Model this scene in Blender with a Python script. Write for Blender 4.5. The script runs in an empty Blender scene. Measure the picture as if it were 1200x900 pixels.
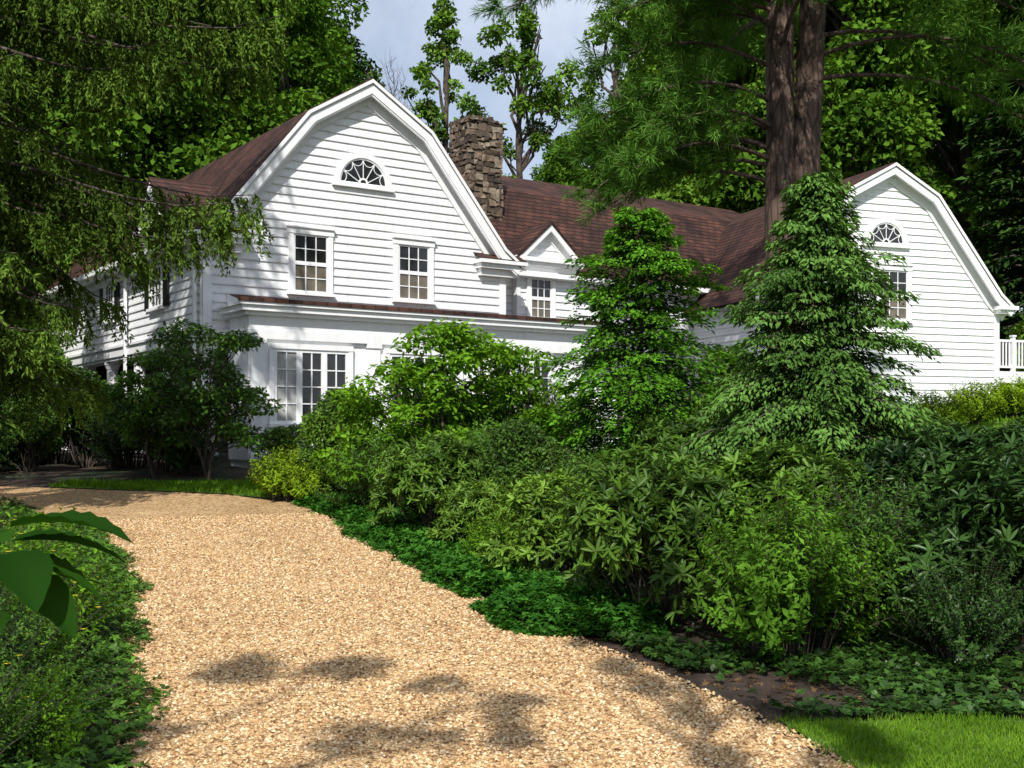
import bpy, math, numpy as np
from mathutils import Matrix, Vector

scene = bpy.context.scene
COL = scene.collection
rad = math.radians

# ------------------------------------------------------------------ terrain height
HY = [-400, 0, 5, 7.5, 10, 13, 16, 19, 22, 25, 28, 45, 90, 160, 400]
HZ = [0, 0, 0, .05, .12, .23, .37, .5, .65, .86, .95, 1.3, 8, 18, 26]
_hy = np.arange(-400, 400, .25)
_hz = np.interp(_hy, HY, HZ)
_k = np.ones(9) / 9
_hz = np.convolve(np.pad(_hz, 4, mode='edge'), _k, mode='valid')

def sstep(a, b, x):
    t = np.clip((x - a) / (b - a), 0, 1)
    return t * t * (3 - 2 * t)

def h(x, y):
    x = np.asarray(x, float); y = np.asarray(y, float)
    z = np.interp(y, _hy, _hz)
    z = z + 1.0 * sstep(7, 13, x) * sstep(16, 30, y) * (1 - sstep(60, 90, y))
    z = z + .12 * sstep(1.5, 4, x) * sstep(6.5, 9, y) * (1 - sstep(18, 24, y))
    z = z + .015 * np.sin(x * 1.3 + 1) * np.sin(y * .9)
    return z

def hf(x, y):
    return float(h(x, y))

# ------------------------------------------------------------------ materials
def newmat(name):
    m = bpy.data.materials.new(name); m.use_nodes = True
    nt = m.node_tree
    return m, nt, nt.nodes['Principled BSDF'], nt.nodes['Material Output']

def N(nt, typ, **kw):
    n = nt.nodes.new(typ)
    for k, v in kw.items():
        setattr(n, k, v)
    return n

def ramp(nt, stops, interp='LINEAR'):
    r = nt.nodes.new('ShaderNodeValToRGB')
    cr = r.color_ramp; cr.interpolation = interp
    while len(cr.elements) < len(stops):
        cr.elements.new(.5)
    for e, (p, c) in zip(cr.elements, stops):
        e.position = p
        e.color = (*c, 1)
    return r

def noise(nt, vec, scale, detail=4, rough=.55):
    n = nt.nodes.new('ShaderNodeTexNoise')
    n.inputs['Scale'].default_value = scale
    n.inputs['Detail'].default_value = detail
    n.inputs['Roughness'].default_value = rough
    if vec is not None:
        nt.links.new(vec, n.inputs['Vector'])
    return n

def mixc(nt, fac, a, b, mode='MIX'):
    m = nt.nodes.new('ShaderNodeMix'); m.data_type = 'RGBA'; m.blend_type = mode
    for s, v in ((m.inputs[0], fac), (m.inputs[6], a), (m.inputs[7], b)):
        if isinstance(v, (float, int)):
            s.default_value = v
        elif isinstance(v, tuple):
            s.default_value = (*v, 1)
        else:
            nt.links.new(v, s)
    return m.outputs[2]

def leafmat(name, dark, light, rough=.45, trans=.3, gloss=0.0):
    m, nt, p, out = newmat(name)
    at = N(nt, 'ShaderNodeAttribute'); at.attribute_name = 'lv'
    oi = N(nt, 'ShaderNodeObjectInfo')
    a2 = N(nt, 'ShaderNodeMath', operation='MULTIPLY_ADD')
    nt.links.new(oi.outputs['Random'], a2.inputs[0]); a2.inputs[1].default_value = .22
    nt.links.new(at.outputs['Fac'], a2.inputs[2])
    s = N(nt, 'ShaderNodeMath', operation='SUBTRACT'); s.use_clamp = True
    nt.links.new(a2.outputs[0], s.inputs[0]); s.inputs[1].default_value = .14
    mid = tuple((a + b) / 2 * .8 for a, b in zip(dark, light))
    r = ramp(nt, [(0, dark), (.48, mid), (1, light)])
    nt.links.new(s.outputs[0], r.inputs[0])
    df = N(nt, 'ShaderNodeBsdfDiffuse'); nt.links.new(r.outputs[0], df.inputs['Color'])
    sh = df.outputs[0]
    if trans:
        tr = N(nt, 'ShaderNodeBsdfTranslucent')
        tc = mixc(nt, 1.0, r.outputs[0], (1.35, 1.2, .5), 'MULTIPLY')
        nt.links.new(tc, tr.inputs['Color'])
        mx = N(nt, 'ShaderNodeMixShader'); mx.inputs[0].default_value = trans
        nt.links.new(sh, mx.inputs[1]); nt.links.new(tr.outputs[0], mx.inputs[2]); sh = mx.outputs[0]
    if gloss:
        g = N(nt, 'ShaderNodeBsdfGlossy'); g.inputs['Roughness'].default_value = rough
        fr = N(nt, 'ShaderNodeLayerWeight'); fr.inputs['Blend'].default_value = .25
        ml = N(nt, 'ShaderNodeMath', operation='MULTIPLY_ADD')
        nt.links.new(fr.outputs['Fresnel'], ml.inputs[0]); ml.inputs[1].default_value = .3; ml.inputs[2].default_value = gloss
        m2 = N(nt, 'ShaderNodeMixShader'); nt.links.new(ml.outputs[0], m2.inputs[0])
        nt.links.new(sh, m2.inputs[1]); nt.links.new(g.outputs[0], m2.inputs[2]); sh = m2.outputs[0]
    nt.links.new(sh, out.inputs['Surface'])
    nt.nodes.remove(p)
    return m

def bark(name, c1, c2, scale=6):
    m, nt, p, out = newmat(name)
    tc = N(nt, 'ShaderNodeTexCoord'); mp = N(nt, 'ShaderNodeMapping')
    mp.inputs['Scale'].default_value = (1, 1, .22)
    nt.links.new(tc.outputs['Object'], mp.inputs[0])
    n = noise(nt, mp.outputs[0], scale, 6, .7)
    v = N(nt, 'ShaderNodeTexVoronoi'); v.feature = 'DISTANCE_TO_EDGE'
    v.inputs['Scale'].default_value = scale * 1.6
    nt.links.new(mp.outputs[0], v.inputs['Vector'])
    r = ramp(nt, [(.3, c1), (.7, c2)])
    nt.links.new(n.outputs['Fac'], r.inputs[0])
    cr = ramp(nt, [(0, (.25, .22, .2)), (.12, (1, 1, 1))])
    nt.links.new(v.outputs['Distance'], cr.inputs[0])
    c = mixc(nt, 1.0, r.outputs[0], cr.outputs[0], 'MULTIPLY')
    nt.links.new(c, p.inputs['Base Color'])
    b = N(nt, 'ShaderNodeBump'); b.inputs['Strength'].default_value = .8; b.inputs['Distance'].default_value = .04
    nt.links.new(c, b.inputs['Height']); nt.links.new(b.outputs[0], p.inputs['Normal'])
    p.inputs['Roughness'].default_value = .9
    return m

M_bark = bark('bark', (.035, .025, .018), (.13, .1, .08))
M_pinebark = bark('pine_bark', (.045, .028, .02), (.17, .11, .085), 5)
M_twig = bark('grey_twig', (.12, .09, .09), (.24, .19, .2), 8)

M_lf_back = leafmat('leaf_woodland', (.015, .05, .006), (.15, .3, .03), trans=.2)
M_lf_back2 = leafmat('leaf_woodland_light', (.035, .09, .012), (.22, .4, .05), trans=.25)
M_lf_dark = leafmat('leaf_dark', (.008, .026, .007), (.06, .13, .025), trans=0)
M_spruce = leafmat('spruce_needles', (.005, .016, .004), (.16, .27, .04), trans=.1)
M_pine = leafmat('pine_needles', (.018, .06, .01), (.17, .36, .055), trans=.2)
M_hem = leafmat('hemlock_needles', (.008, .032, .006), (.13, .34, .025), trans=.2)
M_cedar = leafmat('cedar_sprays', (.016, .05, .012), (.15, .3, .06), trans=.15)
M_rhodo = leafmat('rhododendron_leaf', (.012, .04, .006), (.16, .31, .03), .4, .2, .01)
M_rhodo2 = leafmat('rhododendron_leaf_light', (.022, .065, .008), (.22, .39, .04), .4, .25, .01)
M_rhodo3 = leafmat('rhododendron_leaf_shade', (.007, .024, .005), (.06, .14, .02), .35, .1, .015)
M_bright = leafmat('bright_leaf', (.04, .11, .008), (.23, .47, .035), .45, .35)
M_yellowg = leafmat('yellow_green_leaf', (.08, .17, .01), (.34, .52, .03), .45, .3)
M_cover = leafmat('pachysandra_leaf', (.012, .06, .009), (.1, .29, .035), .45, .2)
M_fore = leafmat('foreground_leaf', (.012, .045, .007), (.14, .31, .03), .45, .25, .008)
M_big = leafmat('large_leaf', (.01, .045, .008), (.035, .11, .012), .5, .4, .0)
M_grass = leafmat('grass_blades', (.06, .15, .01), (.23, .42, .035), .5, .3)

def paint_mat(name, joints):
    m, nt, p, out = newmat(name)
    tc = N(nt, 'ShaderNodeTexCoord')
    sx = N(nt, 'ShaderNodeSeparateXYZ'); nt.links.new(tc.outputs['Object'], sx.inputs[0])
    n = noise(nt, tc.outputs['Object'], 1.3, 6, .65)
    mp = N(nt, 'ShaderNodeMapping'); mp.inputs['Scale'].default_value = (9, 9, .7)
    nt.links.new(tc.outputs['Object'], mp.inputs[0])
    n2 = noise(nt, mp.outputs[0], 1, 4, .6)
    r = ramp(nt, [(.3, (.84, .85, .87)), (.6, (.91, .91, .91))])
    nt.links.new(n.outputs['Fac'], r.inputs[0])
    r2 = ramp(nt, [(.28, (.91, .91, .9)), (.5, (1, 1, 1))])
    nt.links.new(n2.outputs['Fac'], r2.inputs[0])
    c = mixc(nt, 1.0, r.outputs[0], r2.outputs[0], 'MULTIPLY')
    if joints:
        ad = N(nt, 'ShaderNodeMath', operation='ADD')
        nt.links.new(sx.outputs[0], ad.inputs[0]); nt.links.new(sx.outputs[1], ad.inputs[1])
        cb = N(nt, 'ShaderNodeCombineXYZ')
        nt.links.new(ad.outputs[0], cb.inputs[0]); nt.links.new(sx.outputs[2], cb.inputs[1])
        br = N(nt, 'ShaderNodeTexBrick'); br.inputs['Scale'].default_value = 1
        br.inputs['Brick Width'].default_value = .75; br.inputs['Row Height'].default_value = .2
        br.inputs['Mortar Size'].default_value = .006
        br.inputs['Color1'].default_value = (1, 1, 1, 1); br.inputs['Color2'].default_value = (.95, .95, .95, 1)
        br.inputs['Mortar'].default_value = (.5, .5, .53, 1)
        br.offset = .37; br.squash = .7; br.squash_frequency = 3
        nt.links.new(cb.outputs[0], br.inputs['Vector'])
        c = mixc(nt, .75, c, br.outputs['Color'], 'MULTIPLY')
    nt.links.new(c, p.inputs['Base Color'])
    p.inputs['Roughness'].default_value = .55
    return m

M_clap = paint_mat('white_clapboard', True)
M_white = paint_mat('white_trim_paint', False)

def simple(name, col, rough=.6, spec=.5, nz=None):
    m, nt, p, out = newmat(name)
    p.inputs['Base Color'].default_value = (*col, 1)
    p.inputs['Roughness'].default_value = rough
    p.inputs['Specular IOR Level'].default_value = spec
    if nz:
        tc = N(nt, 'ShaderNodeTexCoord'); n = noise(nt, tc.outputs['Object'], nz, 4)
        r = ramp(nt, [(.3, tuple(c * .55 for c in col)), (.7, tuple(min(1, c * 1.3) for c in col))])
        nt.links.new(n.outputs['Fac'], r.inputs[0]); nt.links.new(r.outputs[0], p.inputs['Base Color'])
    return m

M_glass = simple('window_glass', (.02, .022, .022), .06, .6, 3)
M_blind = simple('window_blind', (.16, .135, .1), .25, .5, 2)
M_curtain = simple('window_curtain', (.42, .42, .4), .3, .5, 3)
M_black = simple('black_shutter', (.012, .014, .013), .5)
M_found = simple('foundation_stone', (.22, .21, .2), .9, .3, 4)
M_dim = simple('porch_shade_grey', (.12, .12, .12), .8, .3, 2)  # shade under the porch put into the colour; the wall itself is white
M_yel = simple('yellow_petals', (.8, .6, .03), .5)

def roof_mat():
    m, nt, p, out = newmat('brown_roof_shingles')
    tc = N(nt, 'ShaderNodeTexCoord')
    sx = N(nt, 'ShaderNodeSeparateXYZ'); nt.links.new(tc.outputs['Object'], sx.inputs[0])
    ad = N(nt, 'ShaderNodeMath', operation='ADD')
    nt.links.new(sx.outputs[0], ad.inputs[0]); nt.links.new(sx.outputs[1], ad.inputs[1])
    cb = N(nt, 'ShaderNodeCombineXYZ')
    nt.links.new(ad.outputs[0], cb.inputs[0]); nt.links.new(sx.outputs[2], cb.inputs[1])
    br = N(nt, 'ShaderNodeTexBrick'); br.inputs['Scale'].default_value = 1
    br.inputs['Brick Width'].default_value = .3; br.inputs['Row Height'].default_value = .12
    br.inputs['Mortar Size'].default_value = .014
    br.inputs['Color1'].default_value = (.105, .048, .036, 1); br.inputs['Color2'].default_value = (.05, .028, .024, 1)
    br.inputs['Mortar'].default_value = (.018, .012, .011, 1)
    nt.links.new(cb.outputs[0], br.inputs['Vector'])
    n = noise(nt, tc.outputs['Object'], 1.1, 6, .65)
    r = ramp(nt, [(.32, (.42, .44, .48)), (.68, (1.4, 1.25, 1.15))])
    nt.links.new(n.outputs['Fac'], r.inputs[0])
    c = mixc(nt, 1.0, br.outputs['Color'], r.outputs[0], 'MULTIPLY')
    nt.links.new(c, p.inputs['Base Color']); p.inputs['Roughness'].default_value = .85
    p.inputs['Specular IOR Level'].default_value = .25
    b = N(nt, 'ShaderNodeBump'); b.inputs['Strength'].default_value = .6; b.inputs['Distance'].default_value = .02
    nt.links.new(br.outputs['Fac'], b.inputs['Height']); b.invert = True
    nt.links.new(b.outputs[0], p.inputs['Normal'])
    return m
M_roof = roof_mat()

def stone_mat():
    m, nt, p, out = newmat('field_stone')
    at = N(nt, 'ShaderNodeAttribute'); at.attribute_name = 'lv'
    tc = N(nt, 'ShaderNodeTexCoord'); n = noise(nt, tc.outputs['Object'], 9, 5)
    r = ramp(nt, [(0, (.045, .034, .026)), (.35, (.13, .095, .065)), (.7, (.2, .14, .095)), (1, (.34, .28, .21))])
    nt.links.new(at.outputs['Fac'], r.inputs[0])
    r2 = ramp(nt, [(.3, (.5, .5, .5)), (.7, (1.2, 1.2, 1.2))]); nt.links.new(n.outputs['Fac'], r2.inputs[0])
    nt.links.new(mixc(nt, 1.0, r.outputs[0], r2.outputs[0], 'MULTIPLY'), p.inputs['Base Color'])
    p.inputs['Roughness'].default_value = .9
    b = N(nt, 'ShaderNodeBump'); b.inputs['Strength'].default_value = .5; b.inputs['Distance'].default_value = .03
    nt.links.new(n.outputs['Fac'], b.inputs['Height']); nt.links.new(b.outputs[0], p.inputs['Normal'])
    return m
M_stone = stone_mat()
M_mortar = simple('mortar', (.05, .042, .034), .95, .2, 6)

GST = [(0, (.12, .06, .028)), (.2, (.4, .23, .105)), (.5, (.56, .36, .165)), (.8, (.64, .45, .245)), (1, (.8, .66, .44))]
def gravel_mat():
    m, nt, p, out = newmat('gravel_surface')
    tc = N(nt, 'ShaderNodeTexCoord')
    v = N(nt, 'ShaderNodeTexVoronoi'); v.inputs['Scale'].default_value = 44
    nt.links.new(tc.outputs['Object'], v.inputs['Vector'])
    sc = N(nt, 'ShaderNodeSeparateColor'); nt.links.new(v.outputs['Color'], sc.inputs[0])
    r = ramp(nt, GST)
    nt.links.new(sc.outputs[0], r.inputs[0])
    n = noise(nt, tc.outputs['Object'], .9, 6, .65)
    r2 = ramp(nt, [(.3, (.78, .74, .7)), (.7, (1.08, 1.05, 1.02))]); nt.links.new(n.outputs['Fac'], r2.inputs[0])
    c = mixc(nt, 1.0, r.outputs[0], r2.outputs[0], 'MULTIPLY')
    r3 = ramp(nt, [(.0, (1.08, 1.08, 1.08)), (.6, (.95, .95, .95)), (1, (.35, .31, .28))])
    nt.links.new(v.outputs['Distance'], r3.inputs[0])
    c = mixc(nt, 1.0, c, r3.outputs[0], 'MULTIPLY')
    nt.links.new(c, p.inputs['Base Color']); p.inputs['Roughness'].default_value = .9
    p.inputs['Specular IOR Level'].default_value = .2
    b = N(nt, 'ShaderNodeBump'); b.inputs['Strength'].default_value = .8; b.inputs['Distance'].default_value = .014
    b.invert = True
    nt.links.new(v.outputs['Distance'], b.inputs['Height']); nt.links.new(b.outputs[0], p.inputs['Normal'])
    return m
M_gravel = gravel_mat()

def pebble_mat():
    m, nt, p, out = newmat('gravel_pebbles')
    at = N(nt, 'ShaderNodeAttribute'); at.attribute_name = 'lv'
    r = ramp(nt, GST)
    nt.links.new(at.outputs['Fac'], r.inputs[0]); nt.links.new(r.outputs[0], p.inputs['Base Color'])
    p.inputs['Roughness'].default_value = .8; p.inputs['Specular IOR Level'].default_value = .25
    return m
M_pebble = pebble_mat()

def soil_mat():
    m, nt, p, out = newmat('woodland_soil')
    tc = N(nt, 'ShaderNodeTexCoord')
    n = noise(nt, tc.outputs['Object'], 14, 8, .75)
    r = ramp(nt, [(.3, (.015, .01, .007)), (.55, (.06, .036, .022)), (.75, (.16, .1, .06))])
    nt.links.new(n.outputs['Fac'], r.inputs[0])
    n2 = noise(nt, tc.outputs['Object'], .5, 5)
    r2 = ramp(nt, [(.46, (0, 0, 0)), (.62, (1, 1, 1))]); nt.links.new(n2.outputs['Fac'], r2.inputs[0])
    c = mixc(nt, r2.outputs[0], r.outputs[0], (.02, .04, .01))
    nt.links.new(c, p.inputs['Base Color']); p.inputs['Roughness'].default_value = .95
    b = N(nt, 'ShaderNodeBump'); b.inputs['Strength'].default_value = .9; b.inputs['Distance'].default_value = .04
    nt.links.new(n.outputs['Fac'], b.inputs['Height']); nt.links.new(b.outputs[0], p.inputs['Normal'])
    return m
M_soil = soil_mat()

def lawn_mat():
    m, nt, p, out = newmat('lawn_turf')
    tc = N(nt, 'ShaderNodeTexCoord')
    n = noise(nt, tc.outputs['Object'], 30, 6, .7)
    r = ramp(nt, [(.3, (.05, .1, .012)), (.7, (.17, .3, .035))]); nt.links.new(n.outputs['Fac'], r.inputs[0])
    nt.links.new(r.outputs[0], p.inputs['Base Color']); p.inputs['Roughness'].default_value = .9
    b = N(nt, 'ShaderNodeBump'); b.inputs['Strength'].default_value = .8; b.inputs['Distance'].default_value = .03
    nt.links.new(n.outputs['Fac'], b.inputs['Height']); nt.links.new(b.outputs[0], p.inputs['Normal'])
    return m
M_lawn = lawn_mat()

# ------------------------------------------------------------------ numpy mesh batches
class NB:
    def __init__(s):
        s.V = []; s.F = []; s.nv = 0
    def add(s, verts, faces, mat=0, lv=.5):
        verts = np.asarray(verts, float).reshape(-1, 3); faces = np.asarray(faces, int)
        lv = np.broadcast_to(np.asarray(lv, float), (len(verts),))
        s.V.append((verts, lv)); s.F.append((faces + s.nv, mat)); s.nv += len(verts)
    def mesh(s, name, mats, smooth=True):
        V = np.concatenate([v for v, _ in s.V]); LV = np.concatenate([l for _, l in s.V])
        loops = np.concatenate([f.ravel() for f, _ in s.F])
        tot = np.concatenate([np.full(len(f), f.shape[1]) for f, _ in s.F])
        mi = np.concatenate([np.full(len(f), m) for f, m in s.F])
        start = np.concatenate([[0], np.cumsum(tot)[:-1]])
        me = bpy.data.meshes.new(name)
        me.vertices.add(len(V)); me.vertices.foreach_set('co', V.ravel().astype(np.float32))
        me.loops.add(len(loops)); me.loops.foreach_set('vertex_index', loops.astype(np.int32))
        me.polygons.add(len(tot)); me.polygons.foreach_set('loop_start', start.astype(np.int32))
        me.polygons.foreach_set('material_index', mi.astype(np.int32))
        me.update(calc_edges=True)
        a = me.attributes.new('lv', 'FLOAT', 'POINT'); a.data.foreach_set('value', LV.astype(np.float32))
        if not smooth:
            me.shade_flat()
        for m in mats:
            me.materials.append(m)
        return me

def link(name, me, loc=(0, 0, 0), rz=0, sc=1, parent=None):
    o = bpy.data.objects.new(name, me); COL.objects.link(o)
    o.location = loc; o.rotation_euler = (0, 0, rz)
    o.scale = (sc, sc, sc) if np.isscalar(sc) else sc
    if parent: o.parent = parent
    return o

def unit(a):
    return a / (np.linalg.norm(a, axis=-1, keepdims=True) + 1e-9)

T_DIA = (np.array([(0, 0, 0), (.5, .45, .1), (0, 1, -.05), (-.5, .45, .1)]), np.array([(0, 1, 2, 3)]))
T_ELL = (np.array([(0, 0, 0), (.42, .3, .07), (.42, .65, .05), (0, 1, -.1), (-.42, .65, .05), (-.42, .3, .07)]),
         np.array([(0, 1, 2, 3), (0, 3, 4, 5)]))

def scatter(nb, tmpl, pos, Y, Nn, L, W, mat, lv):
    n = len(pos)
    if n == 0: return
    tv, tf = tmpl
    Y = unit(Y); X = unit(np.cross(Y, Nn)); Z = np.cross(X, Y)
    L = np.broadcast_to(L, (n,))[:, None, None]; W = np.broadcast_to(W, (n,))[:, None, None]
    V = pos[:, None, :] + X[:, None, :] * tv[None, :, 0:1] * W + Y[:, None, :] * tv[None, :, 1:2] * L + Z[:, None, :] * tv[None, :, 2:3] * L
    k = len(tv)
    F = (tf[None] + (np.arange(n) * k)[:, None, None]).reshape(-1, tf.shape[1])
    nb.add(V.reshape(-1, 3), F, mat, np.repeat(np.broadcast_to(lv, (n,)), k))

def tube(nb, pts, r, seg=7, mat=0, lv=.5):
    pts = np.asarray(pts, float); n = len(pts); r = np.broadcast_to(r, (n,))
    t = unit(np.gradient(pts, axis=0))
    ref = np.array([0, 0, 1.]) if abs(t[:, 2]).mean() < .8 else np.array([1., 0, 0])
    a = unit(np.cross(t, ref)); b = np.cross(t, a)
    th = np.arange(seg) / seg * 2 * np.pi
    V = pts[:, None] + (a[:, None] * np.cos(th)[None, :, None] + b[:, None] * np.sin(th)[None, :, None]) * r[:, None, None]
    F = []
    for i in range(n - 1):
        for j in range(seg):
            F.append((i * seg + j, i * seg + (j + 1) % seg, (i + 1) * seg + (j + 1) % seg, (i + 1) * seg + j))
    nb.add(V.reshape(-1, 3), F, mat, lv)

def limb(nb, rng, p0, p1, r0, r1, k=6, wob=.06, sag=0, mat=0, seg=6):
    p0 = np.array(p0, float); p1 = np.array(p1, float); L = np.linalg.norm(p1 - p0)
    t = np.linspace(0, 1, k)[:, None]
    w = rng.normal(0, wob * L, (k, 3)) * np.sin(t * np.pi)
    pts = p0 + (p1 - p0) * t + w; pts[:, 2] += (sag * L * np.sin(t * np.pi))[:, 0]
    tube(nb, pts, np.linspace(r0, r1, k), seg, mat)
    return pts

def clump_leaves(nb, rng, C, R, n, L, W, mat=1, tmpl=T_DIA, upb=.45, flat=.75, inner=.45, clv=None):
    p = R ** 2 / np.sum(R ** 2); i = rng.choice(len(C), n, p=p)
    d = rng.normal(size=(n, 3)); d = unit(d); d[:, 2] += .25; d = unit(d)
    rr = R[i] * (inner + (1.08 - inner) * np.sqrt(rng.random(n)))
    pos = C[i] + d * rr[:, None] * np.array([1, 1, flat])
    Nn = unit(d * .45 + rng.normal(size=(n, 3)) * .45 + np.array([0, 0, upb]))
    Y = unit(np.cross(Nn, rng.normal(size=(n, 3))) + d * .5 - np.array([0, 0, .25]))
    if clv is None: clv = rng.random(len(C))
    lv = clv[i] * .5 + rng.random(n) * .5
    s = rng.uniform(.7, 1.25, n)
    scatter(nb, tmpl, pos, Y, Nn, L * s, W * s, mat, lv)

def deciduous_mesh(name, seed, H, R, nc, nl, L, mat, z0=.3, barkm=None, cr=(.16, .3), flat=.75, inner=.45):
    rng = np.random.default_rng(seed); nb = NB()
    top = np.array([rng.normal(0, .3), rng.normal(0, .3), H * .9])
    k = 9; t = np.linspace(0, 1, k)
    tr = np.stack([top[0] * t + rng.normal(0, .12, k) * t, top[1] * t + rng.normal(0, .12, k) * t, H * .9 * t], 1)
    tube(nb, tr, np.interp(t, [0, .1, 1], [H * .022, H * .016, H * .003]), 9)
    C = []; Rr = []
    for j in range(nc):
        u = rng.random() ** .8; zz = z0 + (1 - z0) * u
        prof = math.sin(math.pi * min(1, (.12 + .88 * (zz - z0) / (1 - z0))) ** .85) ** .6
        a = j * 2.399 + rng.normal(0, .5); rr = R * prof * rng.uniform(.3, 1.05)
        c = np.array([rr * math.cos(a), rr * math.sin(a), zz * H])
        C.append(c); Rr.append(R * rng.uniform(*cr) * (.75 + .25 * prof))
        if j % 2 == 0:
            st = np.array([np.interp(max(.2, zz - .18) * H, tr[:, 2], tr[:, q]) for q in (0, 1)] + [max(.2, zz - .18) * H])
            limb(nb, rng, st, c, H * .005, H * .0012, 5, .07, seg=5)
    C = np.array(C); Rr = np.array(Rr)
    C[:, :2] += top[:2] * (C[:, 2:3] / H)
    clump_leaves(nb, rng, C, Rr, nl, L, L * .7, 1, flat=flat, inner=inner)
    return nb.mesh(name, [barkm or M_bark, mat])

def conifer_mesh(name, seed, H, Rb, nbr, per, L, W, mat, droop=.35, rise=.15, zb=.03, power=.8, ragged=.25, hang=.2):
    rng = np.random.default_rng(seed); nb = NB()
    tube(nb, np.array([(0, 0, 0), (0, 0, H * .3), (.03, 0, H * .7), (.05, .02, H)]), [H * .02, H * .015, H * .007, .006], 7)
    for j in range(nbr):
        t = (j + rng.random()) / nbr; t = t ** 1.15
        z = H * (zb + (1 - zb) * t)
        a = j * 2.399 + rng.normal(0, .25)
        Lb = (Rb * (1 - t) ** power + .12) * rng.uniform(1 - ragged, 1 + ragged * .7)
        Lb *= 1 + .13 * math.sin(3 * a + seed) + .1 * math.sin(z * 4 + seed)
        if t < .12: Lb *= .75 + 2 * t
        d = np.array([math.cos(a), math.sin(a), 0]); sd = np.array([-d[1], d[0], 0])
        ss = np.linspace(0, 1, 5)[:, None]
        up = rise + .5 * t
        pts = np.array([0, 0, z]) + d * Lb * ss + np.array([0, 0, 1.]) * (up * ss - droop * ss ** 2) * Lb
        tube(nb, pts, np.linspace(.004 * H * (1 - t) + .006, .003, 5), 4)
        n = int(per * (.35 + Lb / Rb)); s = .12 + .9 * rng.random(n) ** .7
        o = rng.uniform(-1, 1, n); wid = .42 * Lb * np.clip(1.15 - s, .05, 1) + .03
        pos = np.array([0, 0, z]) + d * Lb * s[:, None] + sd * (o * wid)[:, None]
        pos[:, 2] += (up * s - droop * s ** 2) * Lb - np.abs(o) * wid * .25 + rng.normal(0, .03, n)
        Y = d * .7 + sd * (np.sign(o) * .55)[:, None] + rng.normal(0, .25, (n, 3)) - np.array([0, 0, hang])
        Nn = np.array([0, 0, 1.]) + rng.normal(0, .35, (n, 3)) + d * .3
        clv = rng.random() * .4
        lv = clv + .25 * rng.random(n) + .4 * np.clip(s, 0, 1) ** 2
        q = rng.uniform(.7, 1.3, n)
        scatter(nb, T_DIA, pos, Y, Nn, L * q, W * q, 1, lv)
    return nb.mesh(name, [M_bark, mat])

def bush_mesh(name, seed, rx, ry, H, nc, nl, L, W, mat, ell=False, rosette=0, cr=(.22, .36), upb=.45):
    rng = np.random.default_rng(seed); nb = NB()
    C = []; R = []
    for j in range(nc):
        a = j * 2.399 + rng.normal(0, .4); u = (j + .5) / nc
        rr = math.sqrt(u) * .8 * rng.uniform(.8, 1.12)
        zt = math.sqrt(max(0, 1 - rr ** 2 * .95))
        zc = H * (rng.uniform(.45, .88) * zt + .12) if rr < .65 else H * rng.uniform(.18, .6)
        C.append((rx * rr * math.cos(a), ry * rr * math.sin(a), zc)); R.append(min(rx, ry, H) * rng.uniform(*cr))
    C = np.array(C); R = np.array(R)
    for j in range(nc):
        limb(nb, rng, (C[j, 0] * .15, C[j, 1] * .15, -.05), C[j], .014, .005, 5, .06, seg=4)
    clv = rng.random(nc)
    if rosette:
        p = R ** 2 / np.sum(R ** 2); n = nl // rosette
        i = rng.choice(nc, n, p=p)
        d = unit(rng.normal(size=(n, 3))); d[:, 2] += .35; d = unit(d)
        rr = R[i] * (.4 + .85 * np.sqrt(rng.random(n)))
        P = C[i] + d * rr[:, None]
        P[:, 2] = np.maximum(P[:, 2], .03)
        A = unit(d * .6 + rng.normal(0, .3, (n, 3)) + np.array([0, 0, .6]))
        B = unit(np.cross(A, rng.normal(size=(n, 3)))); Dd = np.cross(A, B)
        lvb = clv[i] * .35 + rng.random(n) * .4
        for k in range(rosette):
            th = k * 2 * np.pi / rosette + rng.normal(0, .25, n); ph = rng.uniform(-.25, .75, n)
            rd = B * np.cos(th)[:, None] + Dd * np.sin(th)[:, None]
            Y = rd * np.cos(ph)[:, None] + A * np.sin(ph)[:, None]
            Nn = A + rng.normal(0, .15, (n, 3))
            s = rng.uniform(.7, 1.2, n)
            scatter(nb, T_ELL if ell else T_DIA, P, Y, Nn, L * s, W * s, 1, lvb + rng.random(n) * .25)
    else:
        clump_leaves(nb, rng, C, R, nl, L, W, 1, T_ELL if ell else T_DIA, upb=upb, flat=.9, clv=clv)
    return nb.mesh(name, [M_bark, mat])

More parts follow.
